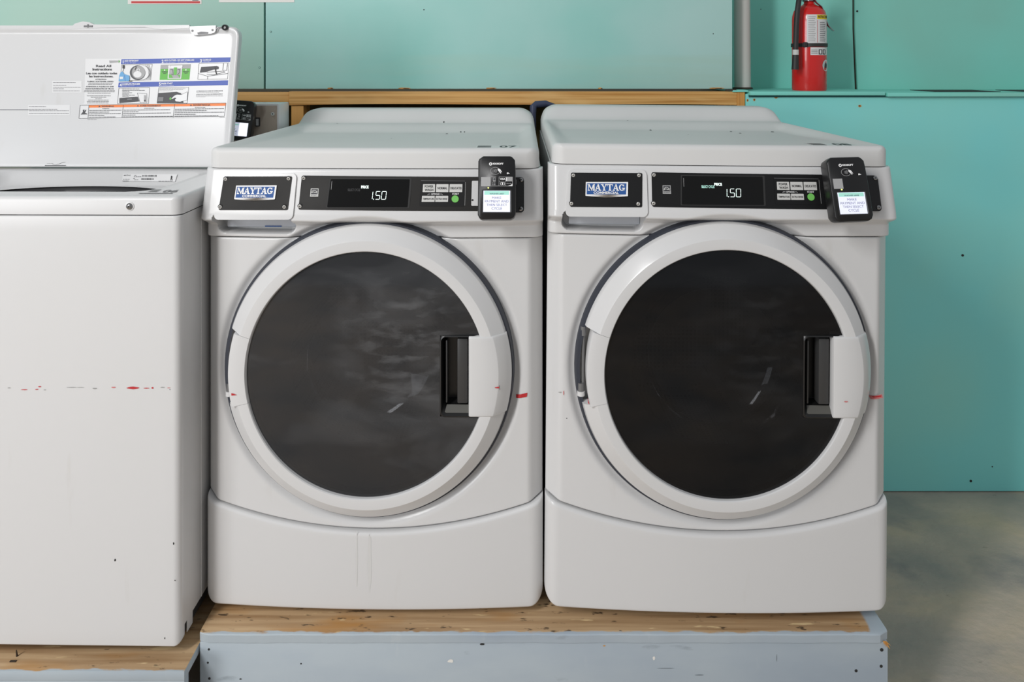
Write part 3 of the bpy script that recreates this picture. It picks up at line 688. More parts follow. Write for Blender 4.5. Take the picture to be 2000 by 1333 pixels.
    mb = MB(); p = S.hit(*d(1317, 233), 0.0034); px, py = d(1317, 233); S.disc(mb, px, py, 6.8, 6.8, 0.0034, 'button_green', 28); S.ring(mb, px, py, 6.8, 6.8, 0.5, 0.0032, 'label_green'); mb.build('start_button', bp)
    mb = MB(); S.text(mb, 'OPTIONS', [d(1130, 190), d(1194, 190), d(1194, 202), d(1130, 202)], 0.0026, 'print_white', bold=0.02)
    S.text(mb, 'START', [d(1294, 188), d(1346, 188), d(1346, 202), d(1294, 202)], 0.0026, 'print_white', bold=0.02)
    S.line(mb, [d(1103, 203), d(1106, 195), d(1124, 195)], .5, .0026, 'print_white'); S.line(mb, [d(1198, 195), d(1214, 195), d(1218, 203)], .5, .0026, 'print_white'); mb.build('pad_lettering', bp)
    # door
    prof = [(0.2800, 0.004), (0.2885, 0.002), (0.2880, -0.010), (0.2850, -0.018), (0.2625, -0.0375), (0.2600, -0.0392), (0.2440, -0.0400), (0.2405, -0.0395), (0.2390, -0.0375), (0.2378, -0.030), (0.2378, -0.022)]
    A1, A2 = math.radians(163), math.radians(193.3)
    mb = MB(); mb.lathe(prof, 'plastic_white', cx=DCX, cz=DCZ, e=DE, n=160, cy=-0.008, a0=A2, a1=A1+2*PI)
    for a in (A1, A2): mb.add([(DCX+r_*math.cos(a), -0.008+y_, DCZ+r_*math.sin(a)*DE) for r_, y_ in prof], [list(range(len(prof)))], 'plastic_white')
    door = mb.build('door', root, smooth=24)
    DY = -0.008
    mb = MB(); mb.lathe([(0.2850, -0.010), (0.2915, -0.010), (0.2940, -0.004), (0.2950, 0.012)], 'gasket', cx=DCX, cz=DCZ, e=DE, n=128, cy=DY+0.002); mb.build('door_seal', root)
    # glass, left out where the grip pocket sits
    mb = MB(); rg = 0.2375
    PX0, PX1, PZ0, PZ1 = DCX+0.148, DCX+0.222, DCZ-0.081, DCZ+0.079
    def Fg(x, z): rr = math.hypot(x-DCX, (z-DCZ)/DE)/rg; return DY-0.0325-0.007*(1-rr*rr)
    xs_ = [DCX-rg+(PX0-DCX+rg)*(1-math.cos(PI/2*i/40)) for i in range(41)]
    xs_ += [PX0+(DCX+rg-PX0)*math.sin(PI/2*i/24) for i in range(1, 25)]
    def strip(xl, lo, hi, nz):
        g_ = []
        for x in xl:
            a, b_ = lo(x), hi(x); g_.append([(x, Fg(x, a+(b_-a)*j/nz), a+(b_-a)*j/nz) for j in range(nz+1)])
        vs_ = [p_ for c_ in g_ for p_ in c_]; w_ = nz+1
        mb.add(vs_, [(i*w_+j, (i+1)*w_+j, (i+1)*w_+j+1, i*w_+j+1) for i in range(len(xl)-1) for j in range(nz)], 'glass_hazy' if hazy else 'glass_clear')
    hh = lambda x: DE*math.sqrt(max(0, rg*rg-(x-DCX)**2))
    strip(xs_[:41], lambda x: DCZ-hh(x), lambda x: DCZ+hh(x), 48)
    strip(xs_[40:], lambda x: PZ1 if DCZ+hh(x) > PZ1 else PZ1, lambda x: max(PZ1, DCZ+hh(x)), 16)
    strip(xs_[40:], lambda x: min(PZ0, DCZ-hh(x)), lambda x: PZ0, 16)
    mb.raw = True
    gl = mb.build('door_glass', door, smooth=60)
    # grip pocket
    mb = MB(); yf = DY-0.0385; n_ = 8
    def rr_loop(x0_, x1_, z0_, z1_, r_, y_):
        L_ = []
        for (cx_, cz_, a0_) in ((x1_-r_, z1_-r_, 0), (x0_+r_, z1_-r_, PI/2), (x0_+r_, z0_+r_, PI), (x1_-r_, z0_+r_, 1.5*PI)):
            for i in range(n_+1): a = a0_+PI/2*i/n_; L_.append((cx_+r_*math.cos(a), y_, cz_+r_*math.sin(a)))
        return L_
    loops = [rr_loop(PX0-0.001, PX1, PZ0-0.001, PZ1+0.001, 0.0008, yf+0.0075), rr_loop(PX0-0.0005, PX1, PZ0-0.0005, PZ1+0.0005, 0.010, yf+0.001), rr_loop(PX0+0.002, PX1-0.001, PZ0+0.002, PZ1-0.002, 0.009, yf),
             rr_loop(PX0+0.005, PX1-0.002, PZ0+0.016, PZ1-0.005, 0.008, yf+0.016), rr_loop(PX0+0.009, PX1-0.003, PZ0+0.022, PZ1-0.008, 0.007, yf+0.040)]
    nl = len(loops[0]); vs_ = [p_ for l_ in loops for p_ in l_]; fs_ = [(a*nl+i, a*nl+(i+1) % nl, (a+1)*nl+(i+1) % nl, (a+1)*nl+i) for a in range(len(loops)-1) for i in range(nl)]
    fs_.append([(len(loops)-1)*nl+i for i in range(nl)]); mb.add(vs_, fs_, 'pocket_plastic')
    hp = mb.build('grip_pocket', door, smooth=50)
    mb = MB(); mb.box(PX0+0.0105, PX0+0.0135, yf+0.010, yf+0.038, PZ0+0.024, PZ1-0.012, 'pocket_rib', 0.001)
    mb.box(PX0+0.033, PX0+0.054, yf+0.010, yf+0.036, PZ0+0.022, PZ1-0.008, 'pocket_rib', 0.003)
    mb.add([(PX0+0.008, yf+0.003, PZ0+0.004), (PX1-0.006, yf+0.003, PZ0+0.004), (PX1-0.006, yf+0.015, PZ0+0.0185), (PX0+0.012, yf+0.015, PZ0+0.0185)], [(0, 1, 2, 3)], 'pocket_floor')
    mb.build('grip_insert', door)
    # handle bridging ring and pocket
    mb = MB(); hx = DCX+0.2045; HZ0, HZ1 = DCZ-0.0800, DCZ+0.0790; rows = []
    for z in dense(HZ0, HZ1, 0.004, 0.004, 24, 5):
        q = (z-DCZ)/DE; e1 = DCX+math.sqrt(0.2635**2-q*q); e2 = DCX+math.sqrt(0.2862**2-q*q); e3 = DCX+math.sqrt(0.2893**2-q*q)
        dd = R(min(z-HZ0, HZ1-z), 0.004)
        rows.append([(hx+0.004, DY-0.010, z), (hx, DY-0.022, z), (hx, DY-0.038+dd, z), (hx+0.0012, DY-0.0412+dd, z), (hx+0.004, DY-0.0422+dd, z), (e1-0.001, DY-0.0414+dd, z), (e1+0.001, DY-0.0404+dd, z), (e2, DY-0.0195+dd, z), (e3, DY-0.0145+dd, z), (e3, DY-0.002, z)])
    w_ = len(rows[0]); vs_ = [p_ for r_ in rows for p_ in r_]; fs_ = [(i*w_+j, i*w_+j+1, (i+1)*w_+j+1, (i+1)*w_+j) for i in range(len(rows)-1) for j in range(w_-1)]
    fs_ += [list(range(w_)), [(len(rows)-1)*w_+j for j in range(w_)]]
    mb.add(vs_, fs_, 'plastic_white')
    SH = Surf(M1, lambda x, z: DY-0.0424)
    if hazy:
        SH.poly(mb, [(966, 757), (975, 755.5), (975, 759), (967, 758.5)], 0.0006, 'red_scrape'); SH.line(mb, [(975.5, 753), (976.5, 762)], 0.8, 0.0006, 'chip')
    else:
        SH.poly(mb, blob(951, 783, 10, 3, seed=5), 0.0006, 'pink_scrape')
    mb.build('door_handle', door, smooth=30)
    # hinge cover on the left of the ring
    mb = MB(); hprof = [(0.2600, 0.004), (0.2740, 0.002), (0.2740, -0.0365), (0.2730, -0.0385), (0.2710, -0.0392), (0.2580, -0.0395), (0.2440, -0.0400), (0.2405, -0.0395), (0.2390, -0.0375), (0.2378, -0.030), (0.2378, -0.022)]
    mb.lathe(hprof, 'plastic_white', cx=DCX, cz=DCZ, e=DE, n=24, cy=-0.008, a0=A1+0.002, a1=A2-0.002)
    for a in (A1+0.002, A2-0.002): mb.add([(DCX+r_*math.cos(a), -0.008+y_, DCZ+r_*math.sin(a)*DE) for r_, y_ in hprof], [list(range(len(hprof)))], 'plastic_white')
    SHc = Surf(M1, lambda x, z: DY-0.0402); SHc.poly(mb, [(452, 768), (463, 772), (452, 773)] if hazy else [(457, 778), (461, 790), (458, 788)], 0.0006, 'red_scrape')
    mb.build('hinge_cover', door, smooth=40)
    mb = MB(); hxp = DCX-0.2825; hz = DCZ-0.046
    mb.cyl((hxp, DY-0.006, hz), (hxp, DY-0.006, hz+0.016), 0.0062, 'hinge_grey', 18); mb.cyl((hxp, DY-0.006, hz-0.009), (hxp, DY-0.006, hz), 0.0076, 'plastic_white', 18)
    if not hazy: mb.cyl((hxp+0.004, DY-0.004, hz+0.016), (hxp+0.004, DY-0.004, hz+0.11), 0.003, 'hinge_grey', 12); mb.cyl((hxp+0.004, DY-0.004, hz+0.11), (hxp+0.004, DY-0.004, hz+0.128), 0.0052, 'hinge_grey', 12)
    mb.build('hinge_pin', root)
    # door bowl and drum seen dimly through the glass
    mb = MB(); mb.lathe([(0.2375, -0.02), (0.205, -0.005), (0.178, 0.012), (0.172, 0.03)], 'pocket_plastic', cx=DCX, cz=DCZ, n=96)
    mb.lathe([(0.172, 0.030), (0.160, 0.075), (0.120, 0.105), (0.001, 0.115)], 'bowl_glass', cx=DCX, cz=DCZ, n=72); mb.build('door_bowl', door, smooth=60)
    mb = MB(); mb.lathe([(0.200, 0.03), (0.205, 0.07), (0.235, 0.10), (0.255, 0.13), (0.255, 0.44), (0.235, 0.47), (0.001, 0.48)], 'drum_steel', cx=DCX, cz=DCZ, n=72)
    dm = mb.build('drum', root, smooth=60)
    for k_ in range(3):
        a = math.radians((-68, 52, 172)[k_]); mb = MB(); ca, sa = math.cos(a), math.sin(a)
        T_ = lambda p_: (DCX+p_[0]*ca-p_[2]*sa, p_[1], DCZ+p_[0]*sa+p_[2]*ca)
        mb.prism([(0.256, -0.045), (0.235, -0.030), (0.185, -0.008), (0.180, 0), (0.185, 0.008), (0.235, 0.030), (0.256, 0.045)], 0.14, 0.43, 'drum_steel', T_); mb.build('paddle', dm)
    for sx_ in (-1, 1):
        for sy_ in (0.09, 0.69):
            mb = MB(); mb.cyl((sx_*0.29, sy_, -0.018), (sx_*0.29, sy_, -0.008), 0.022, 'rubber', 24); mb.cyl((sx_*0.29, sy_, -0.008), (sx_*0.29, sy_, 0.012), 0.007, 'steel', 12); mb.build('foot', root)
    return root
mg = bpy.data.materials.new('bowl_glass'); mg.use_nodes = True; nt_ = mg.node_tree; nt_.nodes.clear()
o_ = nt_.nodes.new('ShaderNodeOutputMaterial'); t_ = nt_.nodes.new('ShaderNodeBsdfTransparent'); g_ = nt_.nodes.new('ShaderNodeBsdfGlossy'); g_.inputs['Roughness'].default_value = 0.05
x_ = nt_.nodes.new('ShaderNodeMixShader'); x_.inputs[0].default_value = 0.3; nt_.links.new(t_.outputs[0], x_.inputs[1]); nt_.links.new(g_.outputs[0], x_.inputs[2]); nt_.links.new(x_.outputs[0], o_.inputs[0]); MATS['bowl_glass'] = mg

M1 = Matrix.Translation((-0.2825, 1.5655, CAMZ-1.107)) @ Matrix.Rotation(math.radians(-0.85), 4, 'Z')
M2 = Matrix.Translation((0.4115, 1.5430, CAMZ-1.098)) @ Matrix.Rotation(math.radians(-0.4), 4, 'Z') @ Matrix.Rotation(math.radians(0.45), 4, 'Y')
build_washer(M1, 'white front-loading washer with smeared grey door glass, beside the open top loader', True, 'plate_haze', False)
DCX = 0.0050
build_washer(M2, 'white front-loading washer at the right end of the platform with a clear near-black door glass', False, 'plate_black', False)

# ------------------------------------------------------------------ card readers
def build_reader(M, label, variant, group=None, mount=None, SM=None):
    """local frame: face in the xz plane looking along -y, origin at the face centre"""
    root = thing('card_reader', label, 'card reader', M, group)
    u = lambda cx: (cx-640)*0.0001122; w = lambda cy: -(cy-655)*0.0001160
    def P(pts, y, mn, m): m.add([(u(a), y, w(b)) for a, b in pts], [list(range(len(pts)))], mn)
    def box(m, a, b, c_, d_, y, mn): P([(a, b), (c_, b), (c_, d_), (a, d_)], y, mn, m)
    def txt(m, s_, a, b, c_, d_, mn, bold=0.02, y=-0.0008):
        vs, fs = text2d(s_, bold); m.add([(u(a+(c_-a)*p), y, w(d_+(b-d_)*q)) for p, q in vs], fs, mn)
    out = [(375, 150), (400, 133), (870, 133), (905, 150), (950, 200), (958, 300), (965, 560), (965, 1090), (935, 1150), (880, 1178), (395, 1185), (350, 1165), (318, 1110), (315, 560), (312, 220), (330, 180)]
    mb = MB(); n = len(out); cx, cz = u(640), w(655); pts = [(u(a), w(b)) for a, b in out]
    lay = [(0.955, 0.0), (0.985, 0.0012), (1.0, 0.005), (1.0, 0.028), (0.97, 0.036), (0.90, 0.037)]; vs = []
    for sc, y in lay: vs += [(cx+(a-cx)*sc, y, cz+(b-cz)*(1-(1-sc)*0.7)) for a, b in pts]
    fs = [(k*n+i, k*n+(i+1) % n, (k+1)*n+(i+1) % n, (k+1)*n+i) for k in range(len(lay)-1) for i in range(n)]+[list(range(n)), [(len(lay)-1)*n+i for i in range(n)]]
    mb.add(vs, fs, 'black_plastic'); mb.build('reader_body', root, smooth=50)
    mb = MB(); box(mb, 392, 700, 892, 1080, -0.0003, 'seam_dark'); box(mb, 412, 716, 868, 1065, -0.0006, 'screen')
    P([(868, 716), (884, 716), (892, 1062), (868, 1065)], -0.0005, 'steel', mb)
    box(mb, 428, 722, 850, 785, -0.0008, 'screen_header' if variant != 'far' else 'screen'); sc_ = mb.build('screen', root)
    mb = MB()
    if variant == 'far':
        box(mb, 640, 720, 864, 1060, -0.0011, 'screen_white'); txt(mb, 'PAY', 440, 870, 560, 915, 'screen_text', 0, -0.0010); txt(mb, 'THE', 470, 925, 600, 970, 'screen_text', 0, -0.0010); txt(mb, 'C', 560, 990, 600, 1030, 'screen_text', 0, -0.0010)
        box(mb, 428, 760, 620, 790, -0.0009, 'screen_header')
    else:
        txt(mb, 'WASHER #007' if variant == 'mid' else 'WASHER #008', 520, 757, 765, 781, 'screen_text', 0.0, -0.0011); 
        for t_, a, b, c_, d_ in (('MAKE', 562, 815, 716, 850), ('PAYMENT AND', 440, 872, 842, 910), ('THEN SELECT', 470, 930, 815, 968), ('CYCLE', 556, 985, 730, 1030)): txt(mb, t_, a, b, c_, d_, 'screen_text', -0.012, -0.0011)
    mb.build('screen_lettering', sc_)
    mb = MB(); txt(mb, 'KIOSOFT', 566, 252, 752, 284, 'print_white', 0.05)
    def ring(cx_, cy_, rx, ry, wd, a0=0, a1=360, mn='print_white', n_=26, y=-0.0008):
        for i in range(n_):
            a = math.radians(a0+(a1-a0)*i/n_); b = math.radians(a0+(a1-a0)*(i+1)/n_)
            P([(cx_+(rx-wd/2)*math.cos(a), cy_+(ry-wd/2)*math.sin(a)), (cx_+(rx+wd/2)*math.cos(a), cy_+(ry+wd/2)*math.sin(a)), (cx_+(rx+wd/2)*math.cos(b), cy_+(ry+wd/2)*math.sin(b)), (cx_+(rx-wd/2)*math.cos(b), cy_+(ry-wd/2)*math.sin(b))], y, mn, mb)
    ring(529, 272, 19, 19, 16); mb.build('maker_lettering', root)
    mb = MB(); ring(610, 388, 80, 60, 6, 30, 330, 'print_pale')
    for i in range(4): ring(575+i*9, 388, 16+i*6, 22+i*6, 5, -50, 50, 'print_pale', 8)
    P([(650, 352), (672, 350), (700, 362), (728, 410), (720, 414), (695, 385), (712, 430), (704, 432), (672, 395), (655, 380)], -0.0008, 'print_white', mb)
    P([(812, 415), (840, 415), (846, 425), (858, 428), (858, 436), (835, 434), (822, 442), (812, 440)], -0.0008, 'print_white', mb); mb.build('tap_symbol', root)
    mb = MB()
    if variant == 'mid' or variant == 'far':
        box(mb, 368, 490, 528, 645, -0.0008, 'print_pale')
        for a, b, c_, d_ in ((530, 486, 628, 492), (530, 636, 912, 642), (530, 486, 536, 642), (674, 486, 680, 642), (905, 486, 912, 642), (788, 486, 793, 642), (680, 486, 912, 491), (680, 561, 792, 565)): box(mb, a, b, c_, d_, -0.0008, 'print_pale')
        box(mb, 575, 502, 618, 566, -0.0008, 'print_pale'); box(mb, 580, 508, 613, 548, -0.0010, 'print_grey')
        txt(mb, 'VISA', 692, 508, 786, 540, 'print_white', 0.03); box(mb, 796, 488, 908, 562, -0.0009, 'label_grey'); box(mb, 800, 500, 815, 556, -0.0010, 'print_white')
        ring(722, 600, 20, 22, 6, 90, 270); ring(756, 600, 20, 22, 6, -90, 90); P([(730, 578), (746, 578), (750, 600), (746, 622), (730, 622), (726, 600)], -0.0009, 'print_white', mb)
        txt(mb, 'DISCOVER', 806, 590, 895, 604, 'print_pale', 0.03); P([(908, 600), (908, 636), (830, 636), (880, 622)], -0.0009, 'print_white', mb)
        for r_ in (584, 612):
            for a in (555, 582, 600): box(mb, a, r_, a+16, r_+12, -0.0008, 'print_pale')
    else: box(mb, 368, 490, 528, 655, -0.0008, 'print_pale')
    mb.build('payment_stickers', root)
    mb = MB(); mb.cyl((u(495), -0.0012, w(670)), (u(495), 0.002, w(670)), 0.0013, 'led', 12); mb.build('status_light', root)
    mb = MB(); mb.box(u(966), u(974), 0.006, 0.012, w(605), w(525), 'steel', 0.0003); mb.build('side_port', root)
    if mount:
        mb = MB(); Mi = M.inverted() @ mount
        a, b_ = SM.xz(1002, 346), SM.xz(1023.5, 414)
        g = MB(); SM.lquad(g, [(a[0]-0.03, a[1]), (b_[0], a[1]), (b_[0], b_[1]), (a[0]-0.03, b_[1])], 0.0065, 'black_plastic', 0.0055, (0.12, 0.10), (8, 4))
        mb.add([Mi @ Vector(v) for v in g.v], g.f, 'black_plastic')
        mb.box(-0.028, 0.026, 0.034, 0.052, -0.045, 0.040, 'black_plastic', 0.003)
        mt = mb.build('mounting_plate', root)
        for px, py in ((1018.2, 350.5), (1017.6, 407)):
            q = MB(); rr = 0.003; q.lathe([(rr*1.5, 0.0002), (rr*1.4, -0.0012), (rr, -0.0020), (rr*.6, -0.0024), (.0001, -.0024)], 'steel', n=18); q.lathe([(rr*.45, -.0026), (.0001, -.0026)], 'chip', n=6)
            o = q.build('screw', mt); o.location = Mi @ SM.hit(px, py, 0.0068); o.rotation_euler = (0, 0, 0)
    return root
SM = Surf(M1, Fface)
tilt = Matrix.Rotation(math.radians(-17), 4, 'X')
lm = lambda Mw: Mw @ Matrix.Translation((0.2545, -0.083, 0.8640)) @ tilt
build_reader(lm(M1), 'black card reader with payment logos on the middle washer, screen reading make payment', 'mid', None, M1, SM)
lm2 = lambda Mw: Mw @ Matrix.Translation((0.2235, -0.085, 0.8575)) @ Matrix.Rotation(math.radians(-2.0), 4, 'Y') @ tilt
build_reader(lm2(M2), 'black card reader on the right-end washer, only one blank white sticker above its screen', 'right', None, M2, SM)

# ------------------------------------------------------------------ top-loading washer with raised lid
ML = Matrix.Translation((-0.6385, 1.477, CAMZ-1.129)) @ Matrix.Rotation(math.radians(-0.9), 4, 'Z')
LT = 0.868; LS = 0.8316; LW = -0.686
tl = thing('top_load_washer', 'white top-loading washer at the left with its lid standing open', 'washing machine', ML)
mb = MB(); panel(mb, LW, 0, lambda x: 0.0, lambda x: LS-0.001, lambda x, z: 0.0, 'enamel', rs=0.014, rt=0.003, rb=0.004, back=0.02, nx=30, nz=30, cb=0.012)
SL = Surf(ML, lambda x, z: 0.0)
for px, py, w, h, mn in ((48, 761.5, 16, 2, 'red_scrape'), (78, 755.5, 8, 2.4, 'red_scrape'), (72, 761, 8, 2, 'red_scrape'), (260, 758, 28, 6, 'red_scrape'), (286, 758.6, 14, 2, 'red_scrape'), (298, 758, 5, 4, 'red_scrape'),
                        (140, 757, 26, 1.4, 'grey_scrape'), (185, 759, 12, 2.5, 'grey_scrape'), (158, 757, 18, 1, 'grey_scrape'), (222, 757, 10, 3, 'pink_scrape'), (330, 758, 8, 2, 'pink_scrape'), (18, 758, 8, 2, 'grey_scrape'), (88, 762, 6, 2, 'grey_scrape'), (318, 757, 10, 2, 'grey_scrape'),
                        (225, 1094.5, 4, 6, 'chip'), (339, 1062, 3, 6, 'chip'), (342, 1134, 2, 3, 'chip'), (322, 1247, 2, 5, 'chip'), (332, 761, 2, 2, 'chip')):
    SL.poly(mb, blob(px, py, w, h, seed=int(px)), 0.0006, mn)
mb.build('front_panel', tl, smooth=50)
mb = MB(); mb.box(-0.003, -0.0002, 0.02, 0.66, 0.03, LS-0.001, 'enamel'); mb.box(LW, LW+0.003, 0.02, 0.66, 0.03, LS-0.001, 'enamel'); mb.box(LW+0.003, -0.003, 0.657, 0.66, 0.03, LS-0.001, 'enamel')
mb.box(-0.0035, 0.0006, 0.098, 0.10, 0.03, LS-0.012, 'enamel'); mb.box(-0.0025, -0.0015, 0.035, 0.06, 0.004, 0.035, 'enamel')
mb.box(LW+0.003, -0.003, 0.021, 0.65, 0.01, 0.03, 'seam_dark'); mb.build('cabinet', tl)
for sx in (-0.05, LW+0.05):
    for sy in (0.06, 0.60):
        mb = MB(); mb.cyl((sx, sy, -0.023), (sx, sy, -0.012), 0.02, 'rubber', 20); mb.cyl((sx, sy, -0.012), (sx, sy, 0.012), 0.006, 'steel', 12); mb.build('foot', tl)
OX0, OX1, OY0, OY1 = LW+0.088, -0.088, 0.066, 0.352
def zL(x, y):
    d = rrect(x, y, OX0, OX1, OY0, OY1, 0.055)
    z = LT
    z -= 0.032*sstep(0.0, 0.026, d)
    z -= 0.002*sstep(-0.02, 0.0, d)
    return z
mb = MB(); ys = dense(0, 0.66, 0.02, 0.01, 130, 8); xs = dense(LW, 0, 0.02, 0.02, 170, 8); g = []
for y in ys:
    row = []
    for x in xs:
        w0 = R(y, 0.018); lo, hi = LW-0.001+w0, 0.001-w0; xx = lo+(hi-lo)*(x-LW)/(-LW)
        d = min(xx-lo, hi-xx, y, 0.66-y); row.append((xx, y-0.001, zL(xx, y)-R(d, 0.008)))
    g.append(row)
nr, nc = len(g), len(g[0]); vs = [p for r_ in g for p in r_]
TCX, TCY = -0.343, 0.200
def inhole(p): return ((p[0]-TCX)/0.222)**2+((p[1]-TCY)/0.124)**2 < 1
fs = [(i*nc+j, (i+1)*nc+j, (i+1)*nc+j+1, i*nc+j+1) for i in range(nr-1) for j in range(nc-1) if not all(inhole(q_) for q_ in (g[i][j], g[i+1][j], g[i][j+1], g[i+1][j+1]))]
used = set(k_ for f_ in fs for k_ in f_)
for k_ in used:
    if inhole(vs[k_]):
        q_ = math.hypot((vs[k_][0]-TCX)/0.222, (vs[k_][1]-TCY)/0.124); vs[k_] = (TCX+(vs[k_][0]-TCX)/q_, TCY+(vs[k_][1]-TCY)/q_, vs[k_][2])
loop = list(range(nc))+[i*nc+nc-1 for i in range(1, nr)]+[(nr-1)*nc+j for j in range(nc-2, -1, -1)]+[i*nc for i in range(nr-2, 0, -1)]
n0 = len(vs); vs += [(vs[i][0], vs[i][1], LS+0.0012) for i in loop]
for q in range(len(loop)): q2 = (q+1) % len(loop); fs.append((loop[q], loop[q2], n0+q2, n0+q))
mb.add(vs, fs, 'enamel'); tpl = mb.build('top_panel', tl, smooth=55)
# sticker print on the top deck and serial label on the well's rear wall
def deck(px, py): # point on the top deck plane
    MLi = ML.inverted(); o = MLi @ Vector((0, 0, CAMZ)); d = MLi.to_3x3() @ Vector(((px-VPX)/F_PX, 1, -(py-VPY)/F_PX)); t = (LT-0.0014-o.z)/d.z; p = o+d*t; return Vector((p.x, p.y, zL(p.x, p.y)+0.0007))
def dq(mb, pts, mn, dz=0): mb.add([deck(*p)+Vector((0, 0, dz)) for p in pts], [list(range(len(pts)))], mn)
c = lambda x, y: (x/4.545, 320+y/4.545)
mb = MB(); dq(mb, [c(1228, 274), c(1530, 274), c(1538, 270), c(1240, 270)], 'print_grey')
for k in range(4): dq(mb, [c(1310+k*12, 258-k*6), c(1395+k*12, 258-k*6), c(1400+k*12, 255-k*6), c(1315+k*12, 255-k*6)], 'print_micro', 0.0002)
tv, tf = text2d('06', 0.02); a_, b_, c_, d_ = c(1430, 262), c(1560, 262), c(1605, 240), c(1475, 240)
mb.add([deck(a_[0]*(1-u)*(1-v)+b_[0]*u*(1-v)+c_[0]*u*v+d_[0]*(1-u)*v, a_[1]*(1-u)*(1-v)+b_[1]*u*(1-v)+c_[1]*u*v+d_[1]*(1-u)*v) for u, v in tv], tf, 'print_micro'); mb.build('number_sticker', tpl)
SW = Surf(ML, lambda x, z: OY1-0.026*max(0, min(1, 0.5-(z-(LT-0.019))/0.05)))
mb = MB(); SW.quad(mb, [c(1100, 88), c(1580, 92), c(1560, 158), c(1090, 150)], 0.004, 'label_paper', 0, (0, 0), (6, 4))
SW.text(mb, 'MAYTAG', [c(1108, 95), c(1167, 95), c(1167, 106), c(1108, 106)], 0.0044, 'print_grey', 0.02)
for x0_, x1_, y_ in ((1270, 1395, 97), (1262, 1370, 126)):
    x = x0_
    while x < x1_: w_ = random.choice((2, 3, 5)); SW.poly(mb, [c(x, y_), c(x+w_, y_), c(x+w_, y_+16), c(x, y_+16)], 0.0044, 'print_grey'); x += w_+random.choice((2, 4))
for x0_, x1_, y_ in ((1200, 1218, 98), (1197, 1262, 111), (1190, 1206, 127), (1200, 1235, 139), (1100, 1160, 133), (1095, 1150, 148), (1415, 1540, 150)): SW.micro(mb, c(x0_, 0)[0], c(x1_, 0)[0], c(0, y_)[1], 0.9, 0.0044, 'print_grey')
SW.text(mb, 'R', [c(1525, 105), c(1545, 105), c(1540, 145), c(1520, 145)], 0.0044, 'print_black', 0.06); mb.build('serial_label', tpl)
mb = MB(); p = SL.hit(254, 403, 0.001); mb.lathe([(0.0085, 0.0005), (0.0085, -0.0012), (0.0065, -0.0014)], 'plastic_white', n=24); mb.lathe([(0.0062, -0.0010), (0.0058, -0.003), (0.0044, -0.0045), (0.0025, -0.0053), (0.0018, -0.0054)], 'steel', n=24); mb.lathe([(0.0018, -0.0053), (0.0001, -0.0050)], 'chip', n=6)
o = mb.build('screw', tpl); o.location = p
# tub
mb = MB(); vsx = []
prof = [(1.03, LT-0.036), (1.0, LT-0.040), (0.96, LT-0.047), (0.95, LT-0.10), (0.95, 0.30)]
n_ = 80; vs = [(TCX+0.222*r*math.cos(2*PI*i/n_), TCY+0.124*r*math.sin(2*PI*i/n_), z) for r, z in prof for i in range(n_)]
fs = [(k*n_+i, k*n_+(i+1) % n_, (k+1)*n_+(i+1) % n_, (k+1)*n_+i) for k in range(len(prof)-1) for i in range(n_)]; fs.append([(len(prof)-1)*n_+i for i in range(n_)])
mb.raw = True; mb.add(vs, fs, 'tub_plastic'); mb.build('wash_tub', tl)
# lid: inner face towards the viewer, leaning back on its hinge
LH = 0.363; lean = math.tan(math.radians(12)); LZ0, LZ1 = LT+0.004, LT+0.360
Flid = lambda x, z: LH+(z-LZ0)*lean
SD = Surf(ML, Flid)
rx = SD.xz(467.5, 66)[0]; ztop = SD.xz(300, 52)[1]
LXR = rx; LXL = -0.716
def Flid2(x, z):
    d = rrect(x, z, LXL, LXR, LZ0-0.02, ztop, 0.030)
    return Flid(x, z)+0.006*sstep(0.006, 0.016, d)*1.0
mb = MB(); panel(mb, LXL, LXR, lambda x: LZ0, lambda x: ztop, Flid2, 'enamel', rs=0.005, rt=0.005, rb=0.004, back=lambda x, z: Flid(x, z)+0.020, nx=110, nz=70, ct=0.028, backface=True)
SD = Surf(ML, lambda x, z: Flid(x, z)+0.006)
# folded flange along the top with its wavy lower edge
fl = [(-40, 50), (145, 50), (150, 46), (165, 42), (178, 44), (186, 48), (280, 49), (372, 49), (372, 55), (350, 56), (320, 58), (295, 55), (285, 53), (190, 55), (140, 57), (-40, 57)]
vs = [SD.hit(*p, 0.007) for p in fl]; n = len(vs); vs += [v+Vector((0, 0.008, 0)) for v in vs]
mb.add(vs, [list(range(n))]+[(i, (i+1) % n, n+(i+1) % n, n+i) for i in range(n)], 'enamel')
SD.line(mb, [(-30, 214.5), (57, 214.5)], 1.2, 0.0004, 'print_grey')
lid = mb.build('lid', tl, smooth=50)
def lbl(name, parent=lid): return MB()
mb = MB(); pl_ = [(373, 52), (424, 50), (424, 60), (421, 64), (415, 66), (385, 69), (378, 67), (375, 62)]
vs = [SD.hit(*p, 0.009) for p in pl_]; n = len(vs); vs += [v+Vector((0, 0.010, 0)) for v in vs]
mb.add(vs, [list(range(n))]+[(i, (i+1) % n, n+(i+1) % n, n+i) for i in range(n)], 'plastic_white'); SD.poly(mb, [(388, 64), (396, 62), (410, 63), (410, 66), (390, 68)], 0.0094, 'print_micro'); SD.line(mb, [(424, 61), (429, 55), (436, 54)], 1.6, 0.0094, 'print_grey')
for px, py in ((379, 60.5), (418, 59)):
    p = SD.hit(px, py, 0.010); mb.cyl(p, p+Vector((0, 0.002, 0)), 0.0028, 'hinge_grey', 14)
mb.build('lock_strike', lid)
mb = MB(); p = SD.hit(175, 51, 0.009); mb.box(p.x-0.010, p.x+0.012, p.y, p.y+0.006, p.z-0.003, p.z+0.0015, 'print_micro', 0.0006); mb.box(p.x-0.001, p.x+0.001, p.y-0.001, p.y+0.004, p.z-0.004, p.z+0.004, 'hinge_grey'); mb.build('latch', lid)
mb = MB(); p = SD.hit(442, 54, 0.008)
